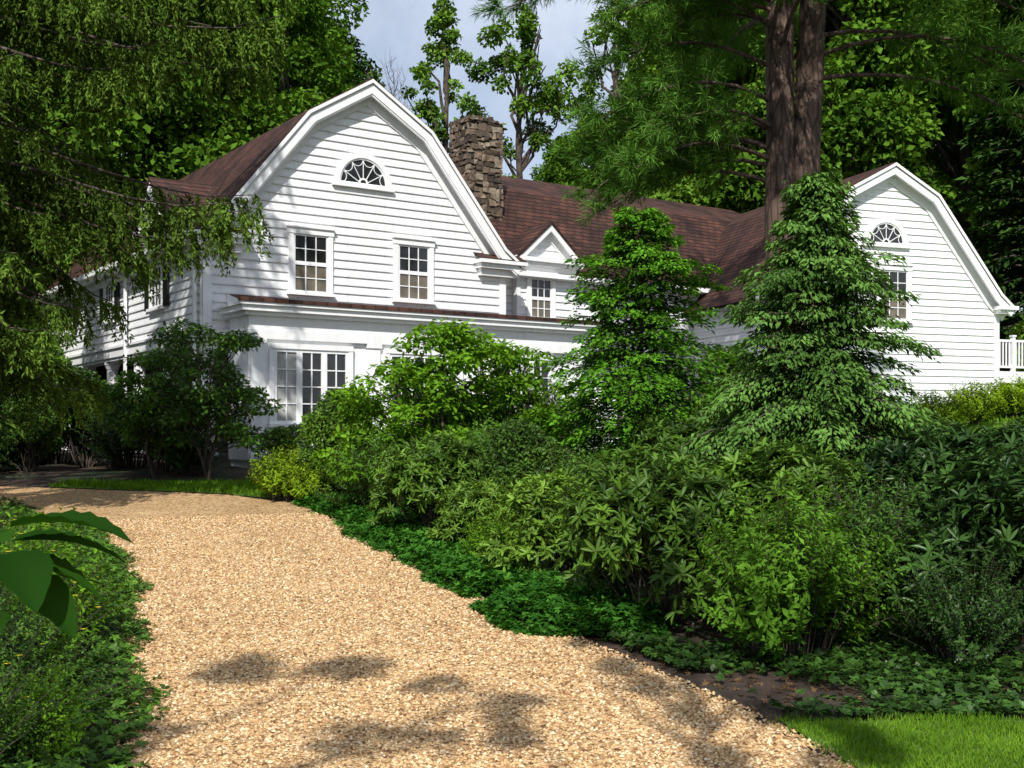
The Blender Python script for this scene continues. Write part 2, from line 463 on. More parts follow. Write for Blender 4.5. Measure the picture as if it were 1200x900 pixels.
def sprig_mesh(name, seed, rx, ry, H, ns, k, L, W, mat, flowers=0, s0=.3, spread=.35, ell=False):
    rng = np.random.default_rng(seed); nb = NB()
    a = rng.uniform(0, 2 * np.pi, ns); rr = np.sqrt(rng.random(ns)) * (1 + .18 * np.sin(3 * a + seed))
    zt = H * (.35 + .65 * np.sqrt(np.clip(1 - rr ** 2 * .9, 0, 1))) * rng.uniform(.6, 1.15, ns)
    tip = np.stack([rx * rr * np.cos(a), ry * rr * np.sin(a), zt], 1)
    base = tip * np.array([spread, spread, 0]) + rng.normal(0, .03, (ns, 3)) * np.array([1, 1, 0])
    f = lambda i, s: base[i] + (tip[i] - base[i]) * np.stack([s ** 1.5, s ** 1.5, 1.12 * s - .12 * s ** 3], -1)
    for i in range(0, ns, 2):
        s = np.linspace(0, 1, 5); tube(nb, f(np.full(5, i), s), np.linspace(.006, .002, 5), 3)
    n = ns * k; i = np.repeat(np.arange(ns), k); s = s0 + (1 - s0) * np.tile((np.arange(k) + .5) / k, ns) + rng.normal(0, .01, n)
    P = f(i, s); ax = unit(f(i, s + .02) - P)
    B = unit(np.cross(ax, rng.normal(size=(n, 3))))
    Y = B + ax * rng.uniform(.2, .9, n)[:, None] - np.array([0, 0, .15]); Nn = ax + B * -.2 + rng.normal(0, .3, (n, 3)) + np.array([0, 0, .3])
    P = P + rng.normal(0, .012, (n, 3))
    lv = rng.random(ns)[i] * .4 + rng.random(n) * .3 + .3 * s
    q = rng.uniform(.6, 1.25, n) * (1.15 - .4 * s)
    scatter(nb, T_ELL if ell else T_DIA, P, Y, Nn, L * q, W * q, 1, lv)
    if flowers:
        i = rng.choice(ns, flowers); P = tip[i] + rng.normal(0, .02, (flowers, 3)) + np.array([0, 0, .015])
        for kk in range(5):
            th = kk * 2 * np.pi / 5
            Y = np.stack([np.full(flowers, math.cos(th)), np.full(flowers, math.sin(th)), np.full(flowers, .25)], 1)
            scatter(nb, T_DIA, P, Y, np.tile([0, 0, 1.], (flowers, 1)), .024, .02, 2, .5)
    return nb.mesh(name, [M_bark, mat] + ([M_yel] if flowers else []))

def put(name, me, x, y, rz=0, sc=1, dz=0):
    return link(name, me, (x, y, hf(x, y) + dz), rz, sc)

# ------------------------------------------------------------------ ground
def grid_sheet(name, xs, ys, mat, dz=0.):
    X, Y = np.meshgrid(xs, ys); Z = h(X, Y) + dz
    nx, ny = len(xs), len(ys)
    V = np.stack([X, Y, Z], -1).reshape(-1, 3)
    i, j = np.meshgrid(np.arange(nx - 1), np.arange(ny - 1)); a = (j * nx + i).ravel()
    F = np.stack([a, a + 1, a + nx + 1, a + nx], 1)
    nb = NB(); nb.add(V, F); return link(name, nb.mesh(name, [mat]))

xs = np.unique(np.concatenate([np.linspace(-400, -40, 25), np.linspace(-40, 40, 200), np.linspace(40, 400, 25)]))
ys = np.unique(np.concatenate([np.linspace(-200, -12, 15), np.linspace(-12, 50, 160), np.linspace(50, 400, 50)]))
grid_sheet('ground', xs, ys, M_soil)

PR = np.array([(2.1, -14), (1.9, 1), (1.75, 4.5), (1.6, 5.6), (1.24, 6.8), (.6, 8.3), (-.22, 10.2), (-1.2, 12.7), (-2.3, 16), (-3.4, 18.9), (-5.0, 20.3), (-8, 21.3), (-14, 22.6), (-24, 23.5), (-40, 24)])
PL = np.array([(-1.1, -14), (-1.2, 1), (-1.6, 4.5), (-1.84, 5.6), (-2.25, 7), (-2.8, 8.5), (-3.35, 10.3), (-4.1, 12.4), (-5.4, 15.2), (-7.4, 17.4), (-9.5, 18.2), (-12, 18.9), (-17, 19.6), (-25, 20.5), (-41, 21)])
def ribbon_eval(t, s):
    k = np.arange(len(PR)); R = np.stack([np.interp(t, k, PR[:, q]) for q in (0, 1)], -1)
    Lp = np.stack([np.interp(t, k, PL[:, q]) for q in (0, 1)], -1)
    return Lp + (R - Lp) * s[..., None]
tt = np.linspace(0, len(PR) - 1, 14 * 14 + 1); ss = np.linspace(0, 1, 22)
T, S = np.meshgrid(tt, ss, indexing='ij'); P = ribbon_eval(T, S)
rag = np.random.default_rng(5).normal(0, .04, P.shape[:1])
P[:, 0, 0] += rag; P[:, -1, 0] += rag[::-1]
V = np.concatenate([P, (h(P[..., 0], P[..., 1]) + .012)[..., None]], -1).reshape(-1, 3)
ns = len(ss); a = (np.arange(len(tt) - 1)[:, None] * ns + np.arange(ns - 1)[None]).ravel()
nb = NB(); nb.add(V, np.stack([a, a + 1, a + ns + 1, a + ns], 1))
link('gravel_driveway', nb.mesh('gravel_driveway', [M_gravel]))

rng = np.random.default_rng(11); n = 66000
t = 1.7 + 6.8 * rng.random(n) ** 1.35; s = rng.uniform(-.02, 1.02, n)
P = ribbon_eval(t, s); z = h(P[:, 0], P[:, 1]) + .012
tv = np.array([(1, 0, 0), (0, 1, 0), (-1, 0, 0), (0, -1, 0), (0, 0, .75), (0, 0, -.4)]); tf = np.array([(0, 1, 4), (1, 2, 4), (2, 3, 4), (3, 0, 4)])
sz = rng.uniform(.005, .0135, n) * (1 + .03 * P[:, 1])
ang = rng.uniform(0, 6.28, n); ca, sa = np.cos(ang), np.sin(ang); el = rng.uniform(.6, 1, n)
bx = tv[None, :, 0] * 1; by = tv[None, :, 1] * el[:, None]
V = np.stack([P[:, 0:1] + (bx * ca[:, None] - by * sa[:, None]) * sz[:, None], P[:, 1:2] + (bx * sa[:, None] + by * ca[:, None]) * sz[:, None], z[:, None] + tv[None, :, 2] * sz[:, None] + .002], -1)
nb = NB(); nb.add(V.reshape(-1, 3), (tf[None] + (np.arange(n) * 6)[:, None, None]).reshape(-1, 3), 0, np.repeat(rng.random(n), 6))
link('gravel', nb.mesh('gravel', [M_pebble], False))

def row_sheet(name, ys, x0f, x1f, nx, mat, dz):
    V = []
    for y in ys:
        xx = np.linspace(x0f(y), x1f(y), nx)
        V.append(np.stack([xx, np.full(nx, y), h(xx, y) + dz], 1))
    V = np.concatenate(V); a = (np.arange(len(ys) - 1)[:, None] * nx + np.arange(nx - 1)[None]).ravel()
    nb = NB(); nb.add(V, np.stack([a, a + 1, a + nx + 1, a + nx], 1)); return link(name, nb.mesh(name, [mat]))

edgeR = lambda y: float(np.interp(y, PR[:10, 1], PR[:10, 0]))
row_sheet('lawn', np.linspace(-10, 6.35, 60), lambda y: edgeR(y) + .02 + max(0, y - 5.6) * .1, lambda y: 12 if y < 6.1 else 5, 40, M_lawn, .02)
def faredge(x): return float(np.interp(-x, [3.4, 5, 8, 14, 24], [19.1, 20.3, 21.3, 22.6, 23.5]))
xsn = np.linspace(-8.5, -3.4, 24); V = []
for x in xsn:
    yy = np.linspace(faredge(x) + .06, 22.4, 10); V.append(np.stack([np.full(10, x), yy, h(x, yy) + .022], 1))
V = np.concatenate(V); a = (np.arange(23)[:, None] * 10 + np.arange(9)[None]).ravel()
nb = NB(); nb.add(V, np.stack([a, a + 10, a + 11, a + 1], 1)); link('lawn', nb.mesh('lawn', [M_lawn]))
grid_sheet('lawn', np.linspace(8, 34, 60), np.linspace(21, 33, 40), M_lawn, .022)

def grass(name, x, y, hgt, wid, seed, mat=None):
    rng = np.random.default_rng(seed); n = len(x)
    pos = np.stack([x, y, h(x, y) + .015], 1)
    Y = rng.normal(0, .45, (n, 3)); Y[:, 2] = 1
    Nn = rng.normal(size=(n, 3)); Nn[:, 2] *= .2
    patchv = .5 + .5 * np.sin(x * 5.1 + 1.3) * np.sin(y * 6.7)
    nb = NB(); scatter(nb, T_DIA, pos, Y, Nn, hgt * rng.uniform(.5, 1.4, n), wid, 0, rng.random(n) * .6 + patchv * .4)
    return link(name, nb.mesh(name, [mat or M_grass]))
r = np.random.default_rng(3); n = 34000
y = r.uniform(4.6, 6.5, n); x = r.uniform(1.3, 3.7, n); er = np.interp(y, PR[:10, 1], PR[:10, 0])
k = (x > er + .02 + np.clip(y - 5.6, 0, 1) * .1 + r.normal(0, .04, n)) & (y < 6.35 + .07 * np.sin(x * 6) + r.normal(0, .05, n)); grass('grass', x[k], y[k], .045, .006, 4)
n = 14000; x = r.uniform(-8.5, -3.5, n); y = r.uniform(19.2, 22.4, n)
k = y > np.interp(-x, [3.4, 5, 8, 14], [19.1, 20.3, 21.3, 22.6]) + .05; grass('grass', x[k], y[k], .09, .02, 5)
n = 12000; x = r.uniform(9, 18, n); y = r.uniform(22, 32, n); grass('grass', x, y, .12, .03, 6)

# ------------------------------------------------------------------ house building
class MB:
    def __init__(s): s.v = []; s.f = []; s.m = []; s.M = Matrix()
    def poly(s, pts, mat):
        b = len(s.v); s.v += [tuple(s.M @ Vector(p)) for p in pts]; s.f.append(tuple(range(b, b + len(pts)))); s.m.append(mat)
    def box(s, x0, x1, y0, y1, z0, z1, mat):
        b = len(s.v)
        s.v += [tuple(s.M @ Vector(p)) for p in ((x0, y0, z0), (x1, y0, z0), (x1, y1, z0), (x0, y1, z0), (x0, y0, z1), (x1, y0, z1), (x1, y1, z1), (x0, y1, z1))]
        for f in ((0, 3, 2, 1), (4, 5, 6, 7), (0, 1, 5, 4), (1, 2, 6, 5), (2, 3, 7, 6), (3, 0, 4, 7)):
            s.f.append(tuple(b + i for i in f)); s.m.append(mat)
    def prism(s, prof, y0, y1, mat):
        b = len(s.v); n = len(prof)
        s.v += [tuple(s.M @ Vector((x, y0, z))) for x, z in prof] + [tuple(s.M @ Vector((x, y1, z))) for x, z in prof]
        s.f.append(tuple(b + i for i in range(n))); s.m.append(mat)
        s.f.append(tuple(b + n + i for i in reversed(range(n)))); s.m.append(mat)
        for i in range(n):
            j = (i + 1) % n; s.f.append((b + i, b + n + i, b + n + j, b + j)); s.m.append(mat)
    def obj(s, name, parent, mats):
        me = bpy.data.meshes.new(name); me.from_pydata(s.v, [], s.f); me.update()
        for m in mats: me.materials.append(m)
        me.polygons.foreach_set('material_index', s.m)
        o = bpy.data.objects.new(name, me); COL.objects.link(o); o.parent = parent
        return o

HM = [M_clap, M_white, M_roof, M_glass, M_blind, M_curtain, M_black, M_found, M_dim]
CLAP, WH, RF, GL, BL, CU, BK, FD, DM = range(9)

def offs(pts, d):
    P = [Vector(p) for p in pts]; n = len(P); nr = []
    for i in range(n - 1):
        e = (P[i + 1] - P[i]).normalized(); nr.append(Vector((e.y, -e.x)))
    out = []
    for i in range(n):
        if i == 0: m = nr[0]; k = 1
        elif i == n - 1: m = nr[-1]; k = 1
        else:
            m = (nr[i - 1] + nr[i]).normalized(); k = 1 / max(.3, m.dot(nr[i]))
        out.append(tuple(P[i] + m * d * k))
    return out

def band(mb, pts, d0, d1, y0, y1, mat):
    A = offs(pts, d0) if d0 else pts; B = offs(pts, d1)
    for i in range(len(pts) - 1):
        mb.prism([A[i], A[i + 1], B[i + 1], B[i]], y0, y1, mat)

def clap(mb, z0, z1, lf, rf, y, e=.2, out=.043):
    z = z0
    while z < z1 - .01:
        zt = min(z + e, z1)
        l0, r0, l1, r1 = lf(z), rf(z), lf(zt), rf(zt)
        if r0 - l0 > .05:
            if r1 < l1: l1 = r1 = (l1 + r1) / 2
            mb.poly([(l0, y - out, z), (r0, y - out, z), (r1, y - .006, zt), (l1, y - .006, zt)], CLAP)
            mb.poly([(l0, y, z), (r0, y, z), (r0, y - out, z), (l0, y - out, z)], CLAP)
        z += e

def window(mb, cx, z0, w, hh, yp, cols=3, rows=2, mats=(GL, BL), case=.12, sill=True):
    x0, x1, z1 = cx - w / 2, cx + w / 2, z0 + hh
    mb.box(x0 - case, x0, yp - .095, yp, z0, z1, WH); mb.box(x1, x1 + case, yp - .095, yp, z0, z1, WH)
    mb.box(x0 - case - .02, x1 + case + .02, yp - .11, yp, z1, z1 + case * 1.15, WH)
    mb.box(x0 - case - .05, x1 + case + .05, yp - .15, yp, z1 + case * 1.15, z1 + case * 1.15 + .035, WH)
    mb.box(x0 - case - .04, x1 + case + .04, yp - .15, yp, z0 - .07, z0, WH)
    zm = z0 + hh / 2
    for (a, b, m, dy) in ((zm, z1, mats[0], 0), (z0, zm, mats[1], -.006)):
        mb.poly([(x0, yp - .047 + dy, a), (x1, yp - .047 + dy, a), (x1, yp - .047 + dy, b), (x0, yp - .047 + dy, b)], m)
        f = .045; y0, y1 = yp - .074 + dy, yp - .049 + dy
        mb.box(x0, x0 + f, y0, y1, a, b, WH); mb.box(x1 - f, x1, y0, y1, a, b, WH)
        mb.box(x0 + f, x1 - f, y0, y1, a, a + f, WH); mb.box(x0 + f, x1 - f, y0, y1, b - f, b, WH)
        for c in range(1, cols):
            xc = x0 + f + (w - 2 * f) * c / cols; mb.box(xc - .011, xc + .011, y0 + .006, y1, a + f, b - f, WH)
        for r_ in range(1, rows):
            zc = a + f + (b - a - 2 * f) * r_ / rows; mb.box(x0 + f, x1 - f, y0 + .008, y1 - .001, zc - .011, zc + .011, WH)

def casement(mb, x0, x1, z0, z1, yp, sashes, cols, rows, mats):
    c = .11
    mb.box(x0 - c, x0, yp - .1, yp, z0, z1, WH); mb.box(x1, x1 + c, yp - .1, yp, z0, z1, WH)
    mb.box(x0 - c, x1 + c, yp - .11, yp, z1, z1 + .12, WH); mb.box(x0 - c - .03, x1 + c + .03, yp - .16, yp, z0 - .08, z0, WH)
    w = (x1 - x0) / sashes
    for i in range(sashes):
        a, b = x0 + i * w, x0 + (i + 1) * w; m = mats[i % len(mats)]
        mb.poly([(a, yp - .045, z0), (b, yp - .045, z0), (b, yp - .045, z1), (a, yp - .045, z1)], m)
        f = .07; y0, y1 = yp - .08, yp - .047
        mb.box(a, a + f, y0, y1, z0, z1, WH); mb.box(b - f, b, y0, y1, z0, z1, WH)
        mb.box(a + f, b - f, y0, y1, z0, z0 + f, WH); mb.box(a + f, b - f, y0, y1, z1 - f, z1, WH)
        for k in range(1, cols):
            xc = a + f + (w - 2 * f) * k / cols; mb.box(xc - .013, xc + .013, y0 + .008, y1, z0 + f, z1 - f, WH)
        for k in range(1, rows):
            zc = z0 + f + (z1 - z0 - 2 * f) * k / rows; mb.box(a + f, b - f, y0 + .01, y1 - .001, zc - .013, zc + .013, WH)

def arc(mb, cx, cz, r0, r1, t0, t1, y0, y1, mat, n=20, ez=1.):
    for i in range(n):
        a, b = t0 + (t1 - t0) * i / n, t0 + (t1 - t0) * (i + 1) / n
        mb.prism([(cx + r0 * math.cos(a), cz + ez * r0 * math.sin(a)), (cx + r1 * math.cos(a), cz + ez * r1 * math.sin(a)), (cx + r1 * math.cos(b), cz + ez * r1 * math.sin(b)), (cx + r0 * math.cos(b), cz + ez * r0 * math.sin(b))], y0, y1, mat)

def fanwin(mb, cx, cz, r, yp):
    pts = [(cx + r * math.cos(t), yp - .047, cz + r * math.sin(t)) for t in np.linspace(0, math.pi, 24)]
    mb.poly(pts, GL)
    arc(mb, cx, cz, r, r + .13, 0, math.pi, yp - .1, yp, WH)
    arc(mb, cx, cz, r - .04, r, 0, math.pi, yp - .075, yp - .049, WH)
    mb.box(cx - r - .18, cx + r + .18, yp - .13, yp, cz - .09, cz, WH)
    mb.box(cx - r + .04, cx + r - .04, yp - .074, yp - .049, cz, cz + .04, WH)
    arc(mb, cx, cz + .04, r * .13, r * .2, 0, math.pi, yp - .07, yp - .05, WH, 8)
    for k in range(1, 6):
        t = k * math.pi / 6; d = Vector((math.cos(t), math.sin(t))); nn = Vector((-d.y, d.x)) * .009
        c = Vector((cx, cz)); a, b = c + d * r * .2, c + d * (r - .04)
        mb.prism([tuple(a + nn), tuple(a - nn), tuple(b - nn), tuple(b + nn)], yp - .066, yp - .05, WH)
    for k in range(6):
        t = (k + .5) * math.pi / 6; c = (cx + r * .96 * math.cos(t), cz + r * .96 * math.sin(t))
        arc(mb, c[0], c[1], r * .22, r * .22 + .016, t + math.pi / 2 + .15, t + 3 * math.pi / 2 - .15, yp - .062, yp - .051, WH, 8)

house = bpy.data.objects.new('white_gambrel_house', None); COL.objects.link(house)
main = bpy.data.objects.new('main_block', None); COL.objects.link(main); main.parent = house
main.location = (-6.83, 26, 0); main.rotation_euler = (0, 0, math.atan2(.565, .825))
ROTL = Matrix.Rotation(-math.pi / 2, 4, 'Z'); ROTR = Matrix.Rotation(math.pi / 2, 4, 'Z')

EZ = 6.2
gl = lambda z: float(np.interp(z, [EZ, 9.0, 10.0], [0, 2.35, 4.0]))
gr = lambda z: 8 - gl(z)
D = 15.0
mb = MB()
mb.prism([(.0, 3.9), (8, 3.9), (8, EZ), (5.65, 9), (4, 9.98), (2.35, 9), (0, EZ)], 0, D, WH)
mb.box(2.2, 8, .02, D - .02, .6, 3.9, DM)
clap(mb, 3.98, 9.98, gl, gr, 0)
mb.M = ROTL
clap(mb, 3.98, 6.1, lambda z: -D, lambda z: -.14, 0)
mb.box(-.14, .05, -.055, .0, 3.9, 6.1, WH)
mb.M = Matrix(); mb.box(-.055, .14, -.056, 0, 3.9, 6.15, WH); mb.box(7.86, 8.05, -.056, 0, 3.9, 6.15, WH)
mb.M = Matrix.Translation((8, 0, 0)) @ ROTR
clap(mb, 1, 6.1, lambda z: 0, lambda z: D, 0)
mb.obj('walls', main, HM)

mb = MB()
prof = [(-.42, 6.02), (.12, 6.42), (2.32, 9.12), (4, 10.14), (5.68, 9.12), (7.88, 6.42), (8.42, 6.02)]
band(mb, prof, 0, .1, -.36, D + .3, RF)
mb.obj('roof', main, HM)
mb = MB()
band(mb, prof, .1, .31, -.335, -.27, WH)
band(mb, prof, .025, .1, -.385, -.362, WH)
band(mb, prof, .31, .35, -.31, -.25, WH)
band(mb, prof, .102, .14, -.268, -.002, WH)
band(mb, prof, .142, .5, -.075, -.001, WH)
for x0, x1 in ((-.5, .95), (7.05, 8.5)):
    mb.box(x0, x1, -.42, -.37 + .36, 6.0, 6.09, WH)
    mb.box(x0 + .06, x1 - .06, -.33, -.003, 5.88, 6.0, WH)
    mb.box(x0 + .14, x1 - .14, -.2, -.002, 5.7, 5.88, WH)
    mb.poly([(x0, -.42, 6.092), (x1, -.42, 6.092), (x1, -.01, 6.3), (x0, -.01, 6.3)], RF)
mb.box(-.52, -.42, .1, D + .2, 5.93, 6.06, WH); mb.box(-.42, -.003, .1, D + .2, 5.9, 5.95, WH); mb.box(-.09, -.045, .1, D, 5.68, 5.9, WH)
mb.box(8.42, 8.5, -.0, D, 5.93, 6.06, WH); mb.box(8.003, 8.42, .0, D, 5.9, 5.95, WH)
mb.box(-.09, .6, -.09, -.002, 3.7, 3.975, WH)
mb.box(-.09, -.045, -.002, D, 3.7, 3.975, WH)
mb.box(-.14, -.09, -.14, D, 3.93, 3.99, WH)
mb.box(-.045, .35, .0, D, 3.62, 3.9, WH); mb.box(.35, 2.2, .02, D, 3.86, 3.897, WH)
for b in (.25, 5.55, 14.6):
    mb.box(-.17, -.1, b, b + .08, 1.0, 5.9, WH)
mb.box(-.5, -.1, .25, .33, 5.82, 5.9, WH)
mb.obj('trim', main, HM)

mb = MB()
window(mb, 2.53, 4.93, .88, 1.36, 0); window(mb, 5.29, 4.93, .88, 1.36, 0)
fanwin(mb, 3.9, 7.62, .64, 0)
mb.obj('gable_windows', main, HM)
mb = MB(); mb.M = ROTL
for b, w_ in ((11.7, .85), (7.3, .8), (3.2, .8)):
    window(mb, -b, 4.72, w_, 1.3 if b != 7.3 else .95, 0, mats=(GL, GL))
    for sx_ in (-1, 1):
        c = -b + sx_ * (w_ / 2 + .12 + .2); mb.box(c - .18, c + .18, -.09, -.044, 4.7, 6.0 if b != 7.3 else 5.7, BK)
mb.M = Matrix.Translation((2.2, 0, 0)) @ ROTL
for b in (1.5, 3.8, 8.3, 10.8, 13.2):
    window(mb, -b, 1.7, .95, 1.6, 0, mats=(GL, GL))
mb.box(-6.6, -5.5, -.06, 0, 1.1, 3.2, WH); mb.box(-6.5, -5.6, -.08, -.062, 1.15, 3.1, GL)
mb.obj('side_windows', main, HM)
mb = MB()
mb.box(-.15, 2.2, .0, D, .5, 1.08, FD)
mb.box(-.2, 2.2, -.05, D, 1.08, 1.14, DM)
def column(mb, cx, cy, z0, z1, r):
    zs = [z0, z0 + .08, z0 + .08, z0 + .16, z0 + .16, (z0 + z1) / 2, z1 - .2, z1 - .2, z1 - .1, z1 - .08, z1]
    rs = [r * 1.35, r * 1.35, r * 1.2, r * 1.15, r, r * .97, r * .84, r * .95, r * 1.15, r * 1.25, r * 1.25]
    n = 16
    for i in range(len(zs) - 1):
        for k in range(n):
            a, b = 2 * math.pi * k / n, 2 * math.pi * (k + 1) / n
            mb.poly([(cx + rs[i] * math.cos(a), cy + rs[i] * math.sin(a), zs[i]), (cx + rs[i] * math.cos(b), cy + rs[i] * math.sin(b), zs[i]), (cx + rs[i + 1] * math.cos(b), cy + rs[i + 1] * math.sin(b), zs[i + 1]), (cx + rs[i + 1] * math.cos(a), cy + rs[i + 1] * math.sin(a), zs[i + 1])], WH)
for b in (.22, 2.9, 5.3, 7.8, 10.3, 12.6, 14.8):
    column(mb, .16, b, 1.14, 3.62, .17)
mb.obj('porch', main, HM)

def dormer(parent, M, w, ze, za, depth, name, zwall=None, win=None):
    mb = MB(); mb.M = M
    lf = lambda z: -w * (1 - max(0, z - ze) / (za - ze)); rf_ = lambda z: -lf(z)
    zb = zwall if zwall else ze - .02
    mb.prism([(-w, zb), (w, zb), (w, ze), (0, za), (-w, ze)], 0, depth, WH)
    clap(mb, zb, za, lf, rf_, 0)
    sl = (za - ze) / w; ov = .2
    p = [(-w - ov, ze - ov * sl + .06), (0, za + .08), (w + ov, ze - ov * sl + .06)]
    band(mb, p, 0, .06, -.3, depth, RF)
    band(mb, p, .061, .2, -.27, -.21, WH); band(mb, p, .061, .3, -.06, -.002, WH); band(mb, p, .0612, .09, -.209, -.061, WH)
    mb.box(-w - ov + .02, w + ov - .02, -.29, -.045, ze - .17, ze - .06, WH)
    mb.box(-w - ov + .1, w + ov - .1, -.2, -.046, ze - .27, ze - .17, WH)
    mb.box(-w - .0, w + .0, -.07, -.045, ze - .45, ze - .27, WH)
    mb.box(-w - .01, -w + .12, -.06, -.001, zb, ze - .3, WH); mb.box(w - .12, w + .01, -.06, -.001, zb, ze - .3, WH)
    if win: window(mb, *win, 0)
    return mb.obj(name, parent, HM)
dormer(main, Matrix.Translation((-.05, 2.9, 0)) @ ROTL, 1.25, 6.75, 7.75, 3.5, 'side_dormer', 5.95)

mb = MB()
SX0, SX1, SY = .6, 9.6, -1.2
mb.box(SX0, SX1, SY, -.002, .55, 4.3, WH)
mb.box(8.05, SX1, 0, .99, .55, 4.3, WH)
mb.box(SX0 - .03, SX1 + .03, SY - .05, SY - .0, .5, 1.12, FD)
clap(mb, 1.14, 1.75, lambda z: SX0 + .3, lambda z: SX1 - .3, SY, .15)
for xx in (SX0 - .02, 3.4, 6.15, SX1 - .3):
    mb.box(xx, xx + .32, SY - .07, SY - .001, 1.2, 3.6, WH); mb.box(xx - .03, xx + .35, SY - .1, SY - .001, 3.6, 3.7, WH); mb.box(xx - .03, xx + .35, SY - .1, SY - .001, 1.06, 1.2, WH)
mb.box(SX0 - .06, SX0 - .001, SY - .07 + .07, -.01, 1.06, 3.7, WH)
mb.box(SX0 - .1, SX1 + .1, SY - .1, -.15, 3.7, 3.9, WH)
mb.box(SX0 - .08, SX1 + .08, SY - .08, -.15, 3.9, 4.2, WH)
mb.box(SX0 - .2, SX1 + .2, SY - .2, -.15, 4.2, 4.28, WH)
mb.box(SX0 - .32, SX1 + .32, SY - .32, -.15, 4.28, 4.4, WH)
mb.box(SX0 - .38, SX1 + .38, SY - .38, -.15, 4.4, 4.46, WH)
zA, zB = 4.47, 4.78
mb.poly([(SX0 - .4, SY - .4, zA), (SX1 + .4, SY - .4, zA), (SX1 + .4, 1.0, zB), (SX0 - .1, -.04, zB)], RF)
mb.box(SX0 - .41, SX1 + .41, SY - .41, SY - .3, 4.465, 4.55, RF)
mb.poly([(SX0 - .4, SY - .4, zA), (SX0 - .1, -.04, zB), (SX0 - .1, -.04, zA), ], WH)
mb.obj('sunroom', main, HM)
mb = MB()
casement(mb, SX0 + .5, SX0 + 2.3, 1.85, 3.5, SY, 3, 2, 4, (CU, GL, GL))
casement(mb, 3.95, 5.85, 1.85, 3.5, SY, 3, 2, 4, (GL, GL, GL))
casement(mb, 6.8, 8.6, 1.85, 3.5, SY, 3, 2, 4, (GL, CU, GL))
mb.obj('sunroom_windows', main, HM)

mb = MB()
WY = 1.0
mb.prism([(8.0, .6), (21, .6), (21, 6.15), (8.0, 6.15)], WY, 9, WH)
clap(mb, 1.0, 6.1, lambda z: 8.05, lambda z: 21, WY)
mb.M = Matrix.Translation((21, 0, 0)) @ ROTR
mb.prism([(1, 6.1), (9, 6.1), (7.3, 8.6), (5, 9.58), (2.7, 8.6)], 0, .1, WH)
mb.obj('wing_walls', main, HM)
mb = MB(); mb.M = ROTR
wp = [(.6, 6.0), (1.05, 6.3), (2.7, 8.7), (5, 9.7), (7.3, 8.7), (8.95, 6.3), (9.4, 6.0)]
band(mb, wp, 0, .1, -21.3, -6.3, RF)
mb.obj('wing_roof', main, HM)
mb = MB()
mb.box(8.5, 21.2, .5, .6, 5.9, 6.03, WH); mb.box(8.5, 21.2, .6, WY, 5.88, 5.92, WH); mb.box(8.1, 21, WY - .07, WY - .044, 5.65, 5.88, WH)
mb.box(11.9, 11.98, WY - .13, WY - .05, 1, 5.9, WH)
window(mb, 13.5, 4.6, .85, 1.2, WY); window(mb, 16.5, 4.6, .85, 1.2, WY); window(mb, 13, 1.9, .9, 1.5, WY); window(mb, 16, 1.9, .9, 1.5, WY)
mb.obj('wing_trim_and_windows', main, HM)
dormer(main, Matrix.Translation((9.95, .8, 0)), 1.0, 6.5, 7.38, 3.2, 'front_dormer', 4.5, (-.2, 4.8, .72, 1.1))

# chimney
rng = np.random.default_rng(8); nb = NB()
def nbox(nb, x0, x1, y0, y1, z0, z1, mat, lv, jit=0):
    V = np.array([(x0, y0, z0), (x1, y0, z0), (x1, y1, z0), (x0, y1, z0), (x0, y0, z1), (x1, y0, z1), (x1, y1, z1), (x0, y1, z1)], float)
    if jit: V += rng.normal(0, jit, V.shape)
    nb.add(V, [(0, 3, 2, 1), (4, 5, 6, 7), (0, 1, 5, 4), (1, 2, 6, 5), (2, 3, 7, 6), (3, 0, 4, 7)], mat, lv)
cx0, cx1, cy0, cy1, ct = 8.2, 9.25, 2.0, 2.9, 10.3
nbox(nb, cx0, cx1, cy0, cy1, 5, ct, 1, .5)
z = 5.5
while z < ct:
    hh = rng.uniform(.09, .19); zt = min(z + hh, ct + .05)
    for face in range(4):
        L0, L1 = ((cx0, cx1), (cy0, cy1), (cx0, cx1), (cy0, cy1))[face]
        p = L0 - .05
        while p < L1 + .03:
            w = rng.uniform(.1, .28); q = min(p + w, L1 + .06); o = rng.uniform(.02, .07); g = .012; lv = rng.random()
            zz0 = z + g + rng.normal(0, .015); zz1 = zt - g + rng.normal(0, .015)
            if q - p > .05:
                if face == 0: nbox(nb, p + g, q - g, cy0 - o, cy0 + .05, zz0, zz1, 0, lv, .014)
                elif face == 1: nbox(nb, cx1 - .05, cx1 + o, p + g, q - g, zz0, zz1, 0, lv, .014)
                elif face == 2: nbox(nb, p + g, q - g, cy1 - .05, cy1 + o, zz0, zz1, 0, lv, .014)
                else: nbox(nb, cx0 - o, cx0 + .05, p + g, q - g, zz0, zz1, 0, lv, .014)
            p = q
    z = zt
for k in range(7):
    a = cx0 - .06 + (cx1 - cx0 + .12) * k / 7
    nbox(nb, a + .01, a + (cx1 - cx0 + .12) / 7 - .01, cy0 - .08, cy1 + .08, ct + .03, ct + rng.uniform(.08, .2), 0, rng.random(), .02)
o = link('stone_chimney', nb.mesh('stone_chimney', [M_stone, M_mortar], False), parent=main)

